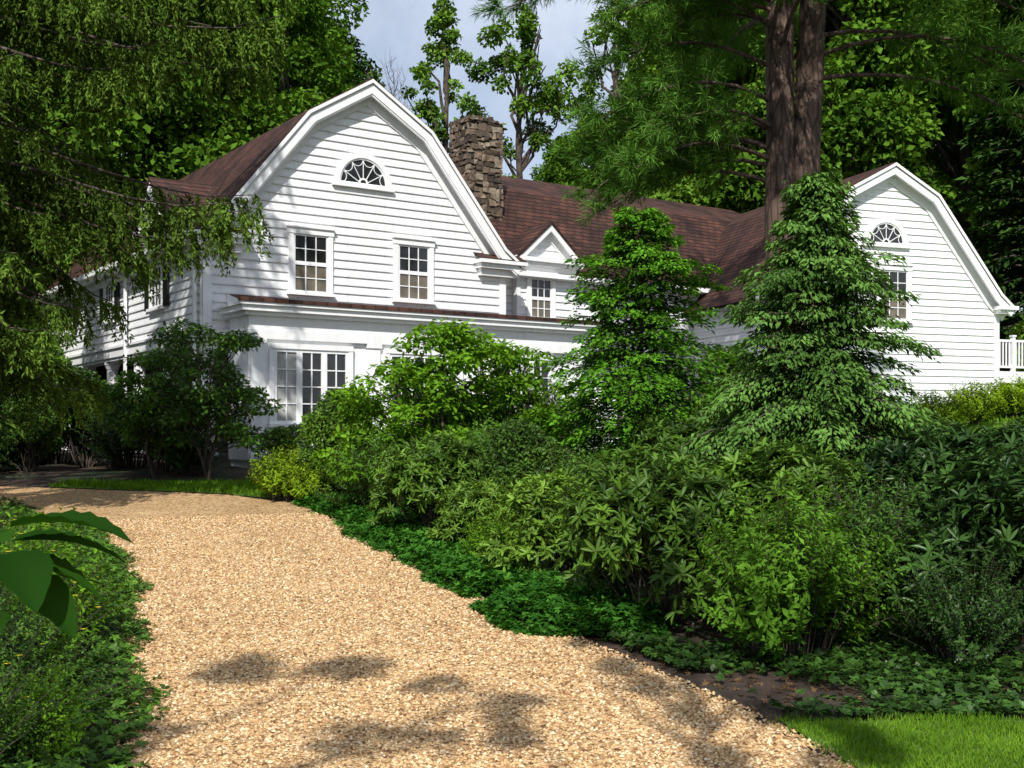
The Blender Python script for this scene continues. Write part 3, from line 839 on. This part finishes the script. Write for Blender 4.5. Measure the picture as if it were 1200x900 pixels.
# right wing
rw = bpy.data.objects.new('garage_wing', None); COL.objects.link(rw); rw.parent = house
rw.location = (10.6, 33, 0); rw.rotation_euler = (0, 0, math.atan2(.342, .94))
W2 = 3.85; E2 = 5.5; K2 = (1.5, 8.32); P2 = 9.1; D2 = 11
g2 = lambda z: -float(np.interp(z, [E2, K2[1], P2], [W2, K2[0], 0]))
mb = MB()
mb.prism([(-W2, .8), (W2, .8), (W2, E2), (K2[0], K2[1]), (0, P2 - .02), (-K2[0], K2[1]), (-W2, E2)], 0, D2, WH)
clap(mb, 1.7, P2 - .02, g2, lambda z: -g2(z), 0)
for MM, s_ in ((Matrix.Translation((W2, 0, 0)) @ ROTR, (0, D2)), (Matrix.Translation((-W2, 0, 0)) @ ROTL, (-D2, 0))):
    mb.M = MM
    clap(mb, 1.7, 5.4, lambda z, s_=s_: s_[0], lambda z, s_=s_: s_[1], 0)
mb.M = Matrix(); mb.box(W2 - .12, W2 + .05, -.055, 0, 1.5, 5.4, WH); mb.box(-W2 - .05, -W2 + .12, -.055, 0, 1.5, 5.4, WH)
mb.obj('walls', rw, HM)
mb = MB()
p2 = [(-W2 - .42, E2 - .2), (-W2 + .1, E2 + .22), (-K2[0] - .02, K2[1] + .12), (0, P2 + .14), (K2[0] + .02, K2[1] + .12), (W2 - .1, E2 + .22), (W2 + .42, E2 - .2)]
band(mb, p2, 0, .1, -.36, D2 + .2, RF); mb.obj('roof', rw, HM)
mb = MB()
band(mb, p2, .1, .3, -.335, -.27, WH); band(mb, p2, .025, .1, -.385, -.362, WH); band(mb, p2, .102, .14, -.268, -.002, WH); band(mb, p2, .142, .45, -.075, -.001, WH)
for x0, x1 in ((-W2 - .45, -W2 + .2), (W2 - .2, W2 + .45)):
    mb.box(x0, x1, -.4, -.01, E2 - .25, E2 - .14, WH); mb.box(x0 + .07, x1 - .05, -.3, -.003, E2 - .36, E2 - .25, WH)
mb.box(W2 + .42, W2 + .5, 0, D2, E2 - .3, E2 - .17, WH); mb.box(W2 + .003, W2 + .42, 0, D2, E2 - .32, E2 - .28, WH)
fanwin(mb, -.1, 6.98, .6, 0)
window(mb, .15, 4.85, .95, 1.4, 0); window(mb, -2.1, 4.6, .8, 1.2, 0); window(mb, -1.6, 2.3, .9, 1.4, 0)
mb.obj('trim_and_windows', rw, HM)
mb = MB()
x0, x1, y0, y1, zf = W2 + .05, W2 + 6.5, 1.2, 5.5, 3.55
mb.box(x0, x1, y0, y1, zf - .12, zf, WH); mb.box(x0, x1, y0 - .03, y0 - .001, zf - .35, zf + .01, WH)
for xx in np.arange(x0 + .05, x1, 1.6):
    mb.box(xx, xx + .12, y0 + .0, y0 + .12, 1.5, zf - .121, WH); mb.box(xx, xx + .11, y0 - .02, y0 + .09, zf + .011, zf + 1.08, WH)
    mb.box(xx - .02, xx + .13, y0 - .04, y0 + .11, zf + 1.081, zf + 1.13, WH)
mb.box(x0, x1, y0 + .01, y0 + .07, zf + .92, zf + .99, WH); mb.box(x0, x1, y0 + .01, y0 + .07, zf + .12, zf + .18, WH)
for xx in np.arange(x0 + .05, x1, .125):
    mb.box(xx, xx + .04, y0 + .02, y0 + .06, zf + .18, zf + .92, WH)
mb.obj('deck', rw, HM)

# ------------------------------------------------------------------ TREES
A = deciduous_mesh('woodland_tree_a', 1, 22, 5.5, 75, 34000, .3, M_lf_back, .18)
B = deciduous_mesh('woodland_tree_b', 2, 20, 4.6, 60, 28000, .28, M_lf_back2, .22)
C_ = deciduous_mesh('woodland_tree_c', 3, 24, 6.0, 80, 36000, .31, M_lf_back, .12)
Dk = conifer_mesh('woodland_conifer', 4, 20, 3.6, 240, 80, .4, .16, M_lf_dark, .4)
S1 = deciduous_mesh('slender_tree', 5, 18, 1.9, 46, 7500, .2, M_lf_back2, .3, cr=(.14, .32), inner=.1)
S2 = deciduous_mesh('slender_tree_b', 6, 18, 2.8, 52, 8500, .2, M_lf_back2, .35, cr=(.1, .24), inner=.1)

def tr(name, me, x, y, s, rz=0): return put(name, me, x, y, rz, s, -.2)
tr('deciduous_tree', A, -11.6, 45, 1.02, 0)
tr('deciduous_tree', B, -16, 43, 1.15, 1)
tr('deciduous_tree', C_, -21, 42, 1.0, 2)
tr('slender_tree', S1, -3.1, 50, 1.0, 1)
tr('slender_tree', S2, .9, 52, 1.02, 2)
tr('slender_tree', S2, 4.6, 54, 1.08, 4)
tr('deciduous_tree', B, 9.6, 50, 1.02, 3)
tr('deciduous_tree', A, 14.0, 49, 1.05, 4)
tr('deciduous_tree', C_, 19.5, 50, 1.0, 5)
tr('deciduous_tree', B, 22, 44, 1.2, 0.4)
tr('conifer_tree', Dk, 18.3, 40, .95, 0)

def bare_tree(seed, H):
    rng = np.random.default_rng(seed); nb = NB()
    tube(nb, [(0, 0, 0), (.1, 0, H * .5), (.2, .1, H)], [.12, .07, .01], 6)
    for j in range(80):
        t = rng.uniform(.35, .98); a = rng.uniform(0, 6.28); L = 2.6 * (1.15 - t) + .5
        s = np.array([.15 * t, .1 * t, H * t]); e = s + np.array([math.cos(a) * L * .6, math.sin(a) * L * .6, L])
        pts = limb(nb, rng, s, e, .022, .006, 5, .05, seg=4)
        for k in range(12):
            q = pts[rng.integers(1, 5)]; d = rng.normal(0, .45, 3) + np.array([0, 0, .6]); limb(nb, rng, q, q + d * rng.uniform(.4, .9), .01, .004, 3, .03, seg=3)
    return nb.mesh('bare_tree', [M_twig])
bt = bare_tree(9, 18.3)
tr('bare_tree', bt, -5.6, 54, .86); tr('bare_tree', bt, -7.0, 56, .84, 2)

woods = bpy.data.objects.new('distant_trees', None); COL.objects.link(woods)
rng = np.random.default_rng(21)
ms = [A, B, C_, B, C_, Dk]
for row, (yy, stp) in enumerate(((60, 6.8), (74, 8), (90, 9.5))):
    for xx in np.arange(-yy * .7, yy * .72, stp):
        x = xx + rng.normal(0, 1.2); y = yy + rng.normal(0, 2); u = 600 + 1371 * x / y
        zt = 27 + row * 6
        if 350 < u < 790:
            zt = 1.6 + y * (.215 if u < 620 else .235 + (u - 620) * .0004) + rng.normal(0, .6)
        hgt = max(10, zt - hf(x, y)); me = ms[rng.integers(0, 6)]
        base = {A: 22, B: 20, C_: 24, Dk: 20}[me]; s = hgt / base
        link('crown', me, (x, y, hf(x, y) - .3), rng.uniform(0, 6), (max(s, .8), max(s, .8), s), woods)
for x, y, me, s in ((-26, 36, A, 1), (-22, 30, Dk, .9), (26, 38, A, 1), (24, 34, B, .8), (-19.5, 35, B, .8), (32, 36, C_, 1), (-32, 40, C_, 1)):
    link('crown', me, (x, y, hf(x, y) - .3), x, s, woods)
# trees behind / beside the camera (their shade falls on the drive and beds)
shade = deciduous_mesh('shade_tree', 35, 11.0, 2.7, 26, 3400, .14, M_lf_back, .66, cr=(.05, .13), inner=.1, flat=.5)
put('shade_tree', shade, -2.4, -4.1, 0.6, 1)
put('shade_tree', shade, .2, -1.9, 2.2, (.5, .45, 1))
shade2 = deciduous_mesh('shade_tree_b', 33, 12, 2.5, 36, 16000, .17, M_lf_back, .45, cr=(.16, .28))
put('shade_tree', shade2, 5.0, -.4, .3, 1)

US = bush_mesh('understory', 40, 3.2, 3.2, 4.2, 40, 20000, .2, .14, M_lf_back2)
for x, y, s, rz in ((1.5, 44, 1.3, 0), (6, 44.5, 1.5, 1), (18.5, 37.5, .8, 2), (21, 35, 1, 3), (-15, 37, .9, 1), (-19, 33, .9, 2), (17.5, 34.2, .45, 1)):
    put('understory_shrub', US, x, y, rz, s)

# ---- spruce on the left with drooping boughs
def spruce(seed):
    rng = np.random.default_rng(seed); nb = NB()
    H = 17
    tube(nb, [(0, 0, -.2), (.05, 0, 5), (0, .1, 10), (0, 0, H)], [.27, .22, .15, .02], 10)
    specs = []
    for j in range(118):
        t = rng.random(); z = 2.3 + t * 12.8; az = rng.uniform(-math.pi, math.pi)
        L = max(2.5, 4.5 - .22 * (z - 2)) * rng.uniform(.75, 1.05)
        if abs(az + .25) < 1.2:
            if z < 5.2: L = rng.uniform(1.2, 2.1)
            elif z < 6.2: L = rng.uniform(1.6, 2.6)
            elif z < 8.5: L = rng.uniform(2.6, 3.9)
        specs.append((z, az, L, .5 if z < 6 else .4))
    specs += [(4.7, .05, 4.1, .33), (4.8, -.2, 3.7, .36), (4.6, .2, 3.6, .36), (4.4, -.05, 3.1, .4), (5.1, .1, 3.9, .33), (7.0, .0, 4.4, .27), (7.2, -.3, 4.3, .3), (6.8, .15, 4.2, .3), (7.9, .1, 4.4, .3), (7.5, .22, 4.1, .3), (8.2, -.05, 4.4, .32),
              (8.7, -.2, 4.3, .3), (7.5, -.6, 3.9, .35), (9.2, 0, 4.3, .3), (9.0, .25, 4.2, .32), (9.6, -.4, 4.0, .3), (5.0, -2.2, 3, .5), (4.0, -2.6, 2.8, .5), (3.4, -1.6, 2.1, .5), (4.4, -1.4, 2.2, .5), (3.0, 2.6, 3, .4), (3.4, .4, 1.8, .5), (3.9, -.7, 1.9, .5), (2.8, -.4, 1.7, .4)]
    for z, az, L, dr in specs:
        d = np.array([math.cos(az), math.sin(az), 0]); sd = np.array([-d[1], d[0], 0])
        s = np.linspace(0, 1, 7)[:, None]
        bend = rng.normal(0, .12)
        f = lambda s: np.array([0, 0, z]) + d * L * s + sd * (bend * s ** 2 * L) + np.array([0, 0, 1.]) * L * (-.05 * s - dr * s ** 1.6 + .22 * s ** 4)
        tube(nb, f(s), np.linspace(.035, .006, 7), 5)
        m = int(19 * L) + 5
        q = .12 + .88 * rng.random(m) ** .8
        st = f(q[:, None]); side = np.sign(rng.normal(size=m))
        bl = rng.uniform(.25, .85, m) * (1.1 - .45 * q)
        bd = unit(d * .3 + sd * (side * rng.uniform(.1, .75, m))[:, None] - np.array([0, 0, 1.]) * rng.uniform(.5, 1.6, m)[:, None])
        k = 34
        qq = rng.random((m, k)); P = st[:, None] + bd[:, None] * (bl[:, None] * qq)[..., None]
        P[..., 2] -= (qq ** 2 * bl[:, None] * .25)
        P += rng.normal(0, .008, P.shape)
        Y = bd[:, None] * .75 + rng.normal(0, .42, (m, k, 3)); Nn = rng.normal(size=(m, k, 3)); Nn[..., 2] += .5
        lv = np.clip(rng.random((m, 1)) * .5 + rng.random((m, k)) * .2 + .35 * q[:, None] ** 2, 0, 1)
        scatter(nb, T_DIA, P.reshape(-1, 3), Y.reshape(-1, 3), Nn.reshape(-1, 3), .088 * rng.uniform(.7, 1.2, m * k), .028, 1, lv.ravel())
    return nb.mesh('spruce_tree', [M_bark, M_spruce])
put('spruce_tree', spruce(17), -8.15, 16.8, 0, 1.1)
sp2 = conifer_mesh('spruce_back', 19, 15, 3.0, 230, 80, .24, .08, M_spruce, .5, hang=.5)
put('spruce_tree', sp2, -13.2, 22.9, 0, 1)
put('spruce_tree', sp2, -17, 27, 1, 1.1)

# ---- big double trunk pine
def pine(seed):
    rng = np.random.default_rng(seed); nb = NB()
    tA = np.array([(-.12, 0, -.3), (-.28, 0, 2.5), (-.3, 0, 5), (-.3, 0, 7.5), (-.27, .1, 10), (-.5, .1, 14), (-.4, 0, 19)])
    tB = np.array([(.2, .05, -.3), (.15, .05, 3), (.15, .0, 5.2), (.24, -.05, 7.5), (.34, 0, 10), (.8, 0, 14), (1.2, .2, 18)])
    z = np.linspace(-.3, 18, 26)
    for tk, r0 in ((tA, .31), (tB, .3)):
        pts = np.stack([np.interp(z, tk[:, 2], tk[:, q]) for q in (0, 1)] + [z], 1)
        pts[:, :2] += rng.normal(0, .015, (26, 2))
        tube(nb, pts, np.interp(z, [-.3, 1, 9, 18], [r0 * 1.4, r0, r0 * .85, .04]) * rng.uniform(.95, 1.05, 26), 12)
    specs = []
    for j in range(60):
        zz = rng.uniform(7.6, 17.5); az = rng.uniform(0, 6.28); L = rng.uniform(3.2, 5.4) * (1.2 - (zz - 7) * .06)
        if zz < 11 and math.cos(az) < -.4: L *= .62
        specs.append((zz, az, L, rng.uniform(-.05, .12)))
    specs += [(9.0, 3.1, 5.2, .1), (9.4, 3.35, 5.4, .08), (6.6, 3.25, 3.8, .02), (6.0, 3.5, 3.4, .0), (5.6, 3.0, 3.2, .05), (6.3, 2.8, 3.8, 0), (7.1, 3.6, 3.6, 0), (6.2, 3.3, 3.6, .06), (6.6, 3.7, 3.0, .0), (5.9, 3.2, 2.4, .0),
              (7.6, -.15, 5.2, -.25), (8.4, .1, 5.2, -.15), (8.0, -.5, 4.8, -.12), (9.0, -.3, 5.2, -.1), (9.4, 5.6, 4.8, 0), (8.9, 4.4, 3.6, .0), (9.3, 4.9, 3.8, 0), (9.7, 4.1, 4.0, 0), (9.9, 5.2, 4.6, -.05), (9.6, 5.9, 4.8, -.1), (9.2, 5.0, 4.2, -.02)]
    for z0, az, L, rise in specs:
        d = np.array([math.cos(az), math.sin(az), 0]); sd = np.array([-d[1], d[0], 0]); bend = rng.normal(0, .12)
        x0 = -.3 if math.cos(az) < 0 else .3
        f = lambda s: np.array([x0, 0, z0]) + d * L * s + sd * bend * s ** 2 * L + np.array([0, 0, 1.]) * L * (rise * s + .18 * np.sin(s * 3.1) * .6 - .16 * s ** 2)
        s = np.linspace(0, 1, 8)[:, None]; tube(nb, f(s), np.linspace(.05, .01, 8), 5)
        m = int(13 * L); q = rng.uniform(.25, 1, m); st = f(q[:, None])
        td = unit(d * .6 + sd * rng.normal(0, .8, m)[:, None] + np.array([0, 0, 1.]) * rng.normal(.05, .28, m)[:, None])
        tl = rng.uniform(.25, 1.05, m) * (1.15 - .6 * q)
        for i_ in range(0, m, 2):
            tube(nb, [st[i_], st[i_] + td[i_] * tl[i_]], [.008, .004], 3)
        for w in (.45, .72, 1.0):
            k = 20; P0 = st + td * (tl * w)[:, None]; ax = unit(td + np.array([0, 0, .1]))
            Y = unit(ax[:, None] * .9 + rng.normal(0, .5, (m, k, 3)) - np.array([0, 0, .3]))
            P = np.repeat(P0[:, None], k, 1) + Y * .02
            Nn = rng.normal(size=(m, k, 3)); Nn[..., 2] += .6
            lv = np.clip(rng.random((m, 1)) * .5 + rng.random((m, k)) * .4 + .12, 0, 1)
            scatter(nb, T_DIA, P.reshape(-1, 3), Y.reshape(-1, 3), Nn.reshape(-1, 3), .24 * rng.uniform(.7, 1.2, m * k), .016, 1, lv.ravel())
    return nb.mesh('pine_tree', [M_pinebark, M_pine])
put('pine_tree', pine(23), 5.35, 22, 0, 1)

hem = conifer_mesh('hemlock_tree', 51, 4.4, 1.5, 280, 150, .085, .04, M_hem, .45, .25, power=.5, ragged=.4, hang=.25)
put('hemlock_tree', hem, 1.85, 17, 0, 1)
arb = conifer_mesh('arborvitae_tree', 53, 4.3, 1.66, 350, 175, .085, .032, M_cedar, .55, .35, power=.8, ragged=.38, hang=.5)
put('arborvitae_tree', arb, 3.66, 14, 0, 1)

def layered(seed, H, R, n, nl, L, mat):
    rng = np.random.default_rng(seed); nb = NB(); C = []; Rr = []
    for k in range(4):
        a = k * 1.7; e = np.array([math.cos(a) * R * .35, math.sin(a) * R * .35, H * .7]); limb(nb, rng, (0, 0, -.1), e, .04, .015, 7, .04)
    for j in range(n):
        z = H * (.22 + .76 * rng.random()); a = j * 2.4; rr = R * rng.uniform(.15, 1) * (1.15 - .65 * (z / H) ** 2.5)
        c = np.array([rr * math.cos(a), rr * math.sin(a), z]); C.append(c); Rr.append(R * rng.uniform(.16, .3))
        limb(nb, rng, (c[0] * .25, c[1] * .25, z * .75), c, .015, .005, 4, .05, seg=4)
    clump_leaves(nb, rng, np.array(C), np.array(Rr), nl, L, L * .6, 1, T_ELL, upb=.9, flat=.45, inner=.1)
    return nb.mesh('dogwood', [M_bark, mat])
dog = layered(61, 2.75, 1.55, 64, 9500, .1, M_bright)
put('dogwood_tree', dog, -1.25, 18, 0, 1.02)
put('dogwood_tree', dog, -.1, 18.9, 2.1, .93)
dog2 = layered(62, 3.0, 1.35, 56, 8500, .1, M_fore)
put('dogwood_tree', dog2, -5.9, 22.7, 0, 1)
put('dogwood_tree', dog2, -7.2, 23.6, 2, .85)

# ---- shrubs
rh1 = bush_mesh('rhododendron_bush', 71, 1.15, 1.0, 1.3, 24, 10500, .13, .036, M_rhodo, True, 8, cr=(.18, .34))
rh2 = bush_mesh('rhododendron_bush_b', 72, 1.0, .9, 1.2, 22, 8500, .12, .036, M_rhodo2, True, 8, cr=(.18, .34))
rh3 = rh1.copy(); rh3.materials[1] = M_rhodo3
az = sprig_mesh('azalea_bush', 73, .95, .85, 1.2, 300, 42, .065, .028, M_fore)
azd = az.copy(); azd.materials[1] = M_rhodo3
azb = sprig_mesh('light_azalea_bush', 74, .85, .8, 1.15, 210, 40, .075, .034, M_bright)
azm = azb.copy(); azm.materials[1] = leafmat('azalea_leaf', (.02, .07, .008), (.17, .36, .035), .45, .3)
yew = bush_mesh('dark_round_bush', 75, .75, .75, 1.45, 26, 15000, .065, .03, M_rhodo)
lim = sprig_mesh('yellow_green_bush', 76, .6, .55, .75, 200, 34, .065, .034, M_yellowg)
box_ = bush_mesh('boxwood_bush', 77, .6, .6, .95, 18, 9000, .05, .03, M_rhodo)

put('yellow_green_bush', lim, -3.75, 19.4, 0, 1.15)
put('yellow_green_bush', lim, -3.2, 18.9, 2, .9)
put('dark_round_bush', yew, -2.75, 19.2, 0, 1.12)
put('boxwood_bush', box_, -4.5, 23.6, 0, 1.0)
put('boxwood_bush', box_, -3.3, 23.9, 1, 1.0)
put('azalea_bush', az, -1.9, 17.2, 0, 1.0)
put('rhododendron_bush', rh1, -.95, 14.6, 1, .88)
put('azalea_bush', az, -.35, 15.8, 0, 1.15)
put('dark_round_bush', yew, .15, 14.2, 2, .9)
put('rhododendron_bush', rh2, -.35, 13.2, 2.4, .62)
put('azalea_bush', az, .9, 13.2, 2, .98)
put('rhododendron_bush', rh2, .5, 11.4, 2.9, .78)
put('rhododendron_bush', rh1, 1.45, 11.4, 2, .88)
put('light_azalea_bush', azb, -.15, 12.2, 3, .5)
put('rhododendron_bush', rh1, 1.2, 9.3, .4, .88)
put('rhododendron_bush', rh1, 2.4, 10.4, 4, .92)
put('azalea_bush', azm, 1.9, 8.1, 1, 1.0)
put('azalea_bush', az, 2.75, 8.9, 2.1, .95)
put('rhododendron_bush', rh3, 3.6, 9.9, 5, .95)
put('rhododendron_bush', rh3, 3.6, 8.4, 3.1, .88)
put('azalea_bush', azd, 4.6, 9.8, 1, 1.1)
put('azalea_bush', azd, 3.0, 7.7, 1, .6)
put('rhododendron_bush', rh3, 5.2, 11.7, 1.6, .95)
put('rhododendron_bush', rh1, 6.4, 14, 2.6, .85)
put('rhododendron_bush', rh1, 5.4, 15.5, .6, .95)
put('dark_round_bush', yew, 7.8, 17.5, .6, .8)
put('rhododendron_bush', rh1, 2.6, 15.6, .6, 1.1)
put('azalea_bush', az, .4, 19.8, .6, 1.6)
put('azalea_bush', az, -.9, 21.5, 1.6, 1.7)
put('dark_round_bush', yew, 3.9, 20, 1.6, 1.5)
for k, (x, y) in enumerate(((11.6, 29.5), (12.7, 29.8), (13.6, 29.3), (10.4, 28.8), (14.6, 30.2), (9.2, 27.5))):
    put('perennial_clump', lim, x, y, k, 1.45)
for k, (x, y, s) in enumerate(((-7.3, 24.6, 1.2), (-8.4, 25.6, 1.35), (-9.6, 26.4, 1.35), (-10.8, 27.4, 1.45), (-12, 28.4, 1.5), (-6.6, 24.0, .8), (-13.3, 29.5, 1.6))):
    put('foundation_shrub', azd if k % 2 else yew, x, y, k, s)
for k, (x, y, s) in enumerate(((-11.5, 24.5, 1.2), (-13.2, 25.5, 1.6), (-15, 26, 1.8), (-10.2, 24.6, 1.0), (-17, 26, 1.9))):
    put('dark_shrub', yew if k % 2 else rh3, x, y, k, s)

fl = sprig_mesh('flowering_shrub', 81, .75, .8, 1.0, 250, 60, .042, .018, M_fore, flowers=26, s0=.15)
fl2 = sprig_mesh('light_leaf_shrub', 82, .6, .6, 1.0, 110, 26, .075, .034, M_bright, s0=.25, ell=True)
for k, (x, y, s) in enumerate(((-2.5, 4.9, .8), (-2.8, 6.2, .85), (-3.3, 7.5, .8), (-3.75, 8.9, .75), (-3.6, 6.1, .95), (-4.6, 10.9, .6), (-4.7, 8.4, .95), (-5.9, 13.0, .6), (-5.9, 10.6, .8), (-7.3, 14.9, .6), (-7.6, 12.8, .9))):
    put('flowering_shrub', fl, x, y, k * 1.3, s)
for k, (x, y, s) in enumerate(((-3.3, 8.2, .95), (-2.9, 7.0, .75), (-4.3, 9.6, .8), (-2.2, 5.4, .5))):
    put('light_leaf_shrub', fl2, x, y, k * 1.7, s)

def bigleaf():
    rng = np.random.default_rng(4); nb = NB()
    top = np.array([0, 0, 1.3])
    limb(nb, rng, (-.35, .1, -.05), top, .012, .006, 8, .02)
    for k, (a, tilt, L, zz) in enumerate(((-.1, .18, .34, 1.34), (.5, .05, .3, 1.3), (-.9, -.1, .3, 1.27), (2.3, .2, .3, 1.28), (-2.2, .0, .28, 1.24), (1.3, .1, .26, 1.22), (3.3, -.1, .3, 1.2), (-.5, -.3, .26, 1.22), (.2, -.25, .24, 1.26), (-1.6, -.3, .28, 1.12))):
        nu, nv = 14, 8; u = np.linspace(0, 1, nu); v = np.linspace(-1, 1, nv)
        w = .085 * np.sin(np.pi * np.clip(u, 0, 1) ** .8) ** .8
        X = u[:, None] * L + 0 * v; Yv = w[:, None] * v[None]
        Z = (tilt * u - .3 * u ** 2.4)[:, None] * L + np.abs(v)[None] ** 1.2 * w[:, None] * .3 + (.004 * np.sin(u * 38)[:, None] * np.abs(v)[None])
        ca, sa = math.cos(a), math.sin(a); s0 = top * (zz / 1.3)
        V = np.stack([s0[0] + (X + .03) * ca - Yv * sa, s0[1] + (X + .03) * sa + Yv * ca, s0[2] + Z], -1).reshape(-1, 3)
        i = (np.arange(nu - 1)[:, None] * nv + np.arange(nv - 1)[None]).ravel()
        nb.add(V, np.stack([i, i + 1, i + nv + 1, i + nv], 1), 1, rng.random())
    return nb.mesh('large_leaf_plant', [M_bark, M_big])
put('large_leaf_plant', bigleaf(), -1.36, 3.1, 0, 1, .02)

# ---- ground cover
def cover(name, pts_fn, n, seed, L=.055, W=.026, mat=None, hmax=.16):
    rng = np.random.default_rng(seed); x, y, e = pts_fn(rng, n); m = len(x)
    z = h(x, y) + hmax * np.clip(e, .15, 1) * rng.uniform(.5, 1.2, m)
    P = np.stack([x, y, z], 1); nb = NB(); lvb = rng.random(m) * .7
    tilt = rng.normal(0, .3, (m, 3)); A_ = unit(tilt + np.array([0, 0, 1.])); B_ = unit(np.cross(A_, rng.normal(size=(m, 3)))); D_ = np.cross(A_, B_)
    for k in range(6):
        th = k * 1.047 + rng.normal(0, .2, m); ph = rng.uniform(-.3, .5, m)
        Y = (B_ * np.cos(th)[:, None] + D_ * np.sin(th)[:, None]) * np.cos(ph)[:, None] + A_ * np.sin(ph)[:, None]
        scatter(nb, T_DIA, P, Y, A_, L * rng.uniform(.7, 1.2, m), W * 1.1, 0, lvb + .3 * rng.random(m))
    return link(name, nb.mesh(name, [mat or M_cover]))
def strip(y0, y1, w0, w1, out=.05):
    def f(rng, n):
        y = rng.uniform(y0, y1, n); er = np.interp(y, PR[:10, 1], PR[:10, 0])
        w = np.interp(y, [y0, y1], [w0, w1]); q = rng.random(n) * w
        x = er - out + q + .07 * np.sin(y * 1.6) + .04 * np.sin(y * 5.3 + 1) + rng.normal(0, .05, n)
        return x, y, np.clip(q / .22, 0, 1)
    return f
cover('pachysandra_ground_cover', strip(10.4, 19.3, .9, 1.1), 8000, 91)
def patch(rng, n):
    a = rng.uniform(0, 6.28, n); r = np.sqrt(rng.random(n)) * (1 + .08 * np.sin(5 * a)); return .5 + .8 * r * np.cos(a), 9.5 + .95 * r * np.sin(a) - .25 * r * np.cos(a), np.clip((1 - r) * 4, 0, 1)
cover('pachysandra_ground_cover', patch, 3600, 92)
def ivy(rng, n):
    y = rng.uniform(6.4, 8.8, n); er = np.interp(y, PR[:10, 1], PR[:10, 0]); x = er + .18 + rng.random(n) * 4
    k = (np.sin(x * 3.1) + np.sin(y * 4 + x) + rng.normal(0, .6, n)) > -.35
    return x[k], y[k], np.full(k.sum(), .45)
cover('ivy_ground_cover', ivy, 9000, 93, .042, .03, M_rhodo3, .12)
def lft(rng, n):
    y = rng.uniform(3.5, 18, n); er = np.interp(y, PL[:10, 1], PL[:10, 0]); q = rng.random(n) ** 1.3 * 1.2
    return er + .06 - q + .06 * np.sin(y * 3) + rng.normal(0, .05, n), y, np.clip(q / .3, 0, 1)
cover('low_ground_cover', lft, 7000, 94, .05, .024, M_fore, .16)
def litter(rng, n):
    x = rng.uniform(.2, 5, n); y = rng.uniform(6.3, 9.5, n); er = np.interp(y, PR[:10, 1], PR[:10, 0]); k = x > er - .35 * rng.random(n)
    return x[k], y[k], np.zeros(k.sum())
M_lit = leafmat('dry_leaves', (.07, .035, .015), (.26, .15, .07), .8, .05)
cover('leaf_litter', litter, 1500, 95, .03, .01, M_lit, .05)

# ------------------------------------------------------------------ light / sky / camera
el = rad(43); sx, sy = -.10, -.995
sd = Vector((sx * math.cos(el), sy * math.cos(el), math.sin(el)))
L = bpy.data.lights.new('sun', 'SUN'); L.energy = 5.0; L.angle = rad(.53); L.color = (1, .97, .91)
lo = bpy.data.objects.new('sun', L); COL.objects.link(lo); lo.rotation_euler = sd.to_track_quat('Z', 'Y').to_euler()
w = bpy.data.worlds.new('World'); scene.world = w; w.use_nodes = True; nt = w.node_tree
bg = nt.nodes['Background']; sk = N(nt, 'ShaderNodeTexSky'); sk.sky_type = 'NISHITA'; sk.sun_disc = False
sk.sun_elevation = el; sk.sun_rotation = math.atan2(sx, sy); sk.air_density = 1; sk.dust_density = .8; sk.ozone_density = 1.5
tc = N(nt, 'ShaderNodeTexCoord'); nz = noise(nt, tc.outputs['Generated'], 3.2, 8, .62)
rp = ramp(nt, [(.42, (0, 0, 0)), (.66, (1, 1, 1))]); nt.links.new(nz.outputs['Fac'], rp.inputs[0])
ml = N(nt, 'ShaderNodeMath', operation='MULTIPLY_ADD'); nt.links.new(rp.outputs[0], ml.inputs[0]); ml.inputs[1].default_value = .5; ml.inputs[2].default_value = .42
c = mixc(nt, ml.outputs[0], sk.outputs[0], (7.6, 8.3, 9.6))
nt.links.new(c, bg.inputs[0]); bg.inputs[1].default_value = .11

cam = bpy.data.cameras.new('camera'); co = bpy.data.objects.new('camera', cam); COL.objects.link(co)
co.location = (0, 0, 1.6); co.rotation_euler = (rad(90), 0, 0)
cam.sensor_width = 36; cam.lens = 36 * 1371 / 1200; cam.shift_y = .05; cam.clip_end = 1500; cam.clip_start = .05
scene.camera = co
scene.view_settings.view_transform = 'Standard'; scene.view_settings.look = 'None'; scene.view_settings.exposure = 0
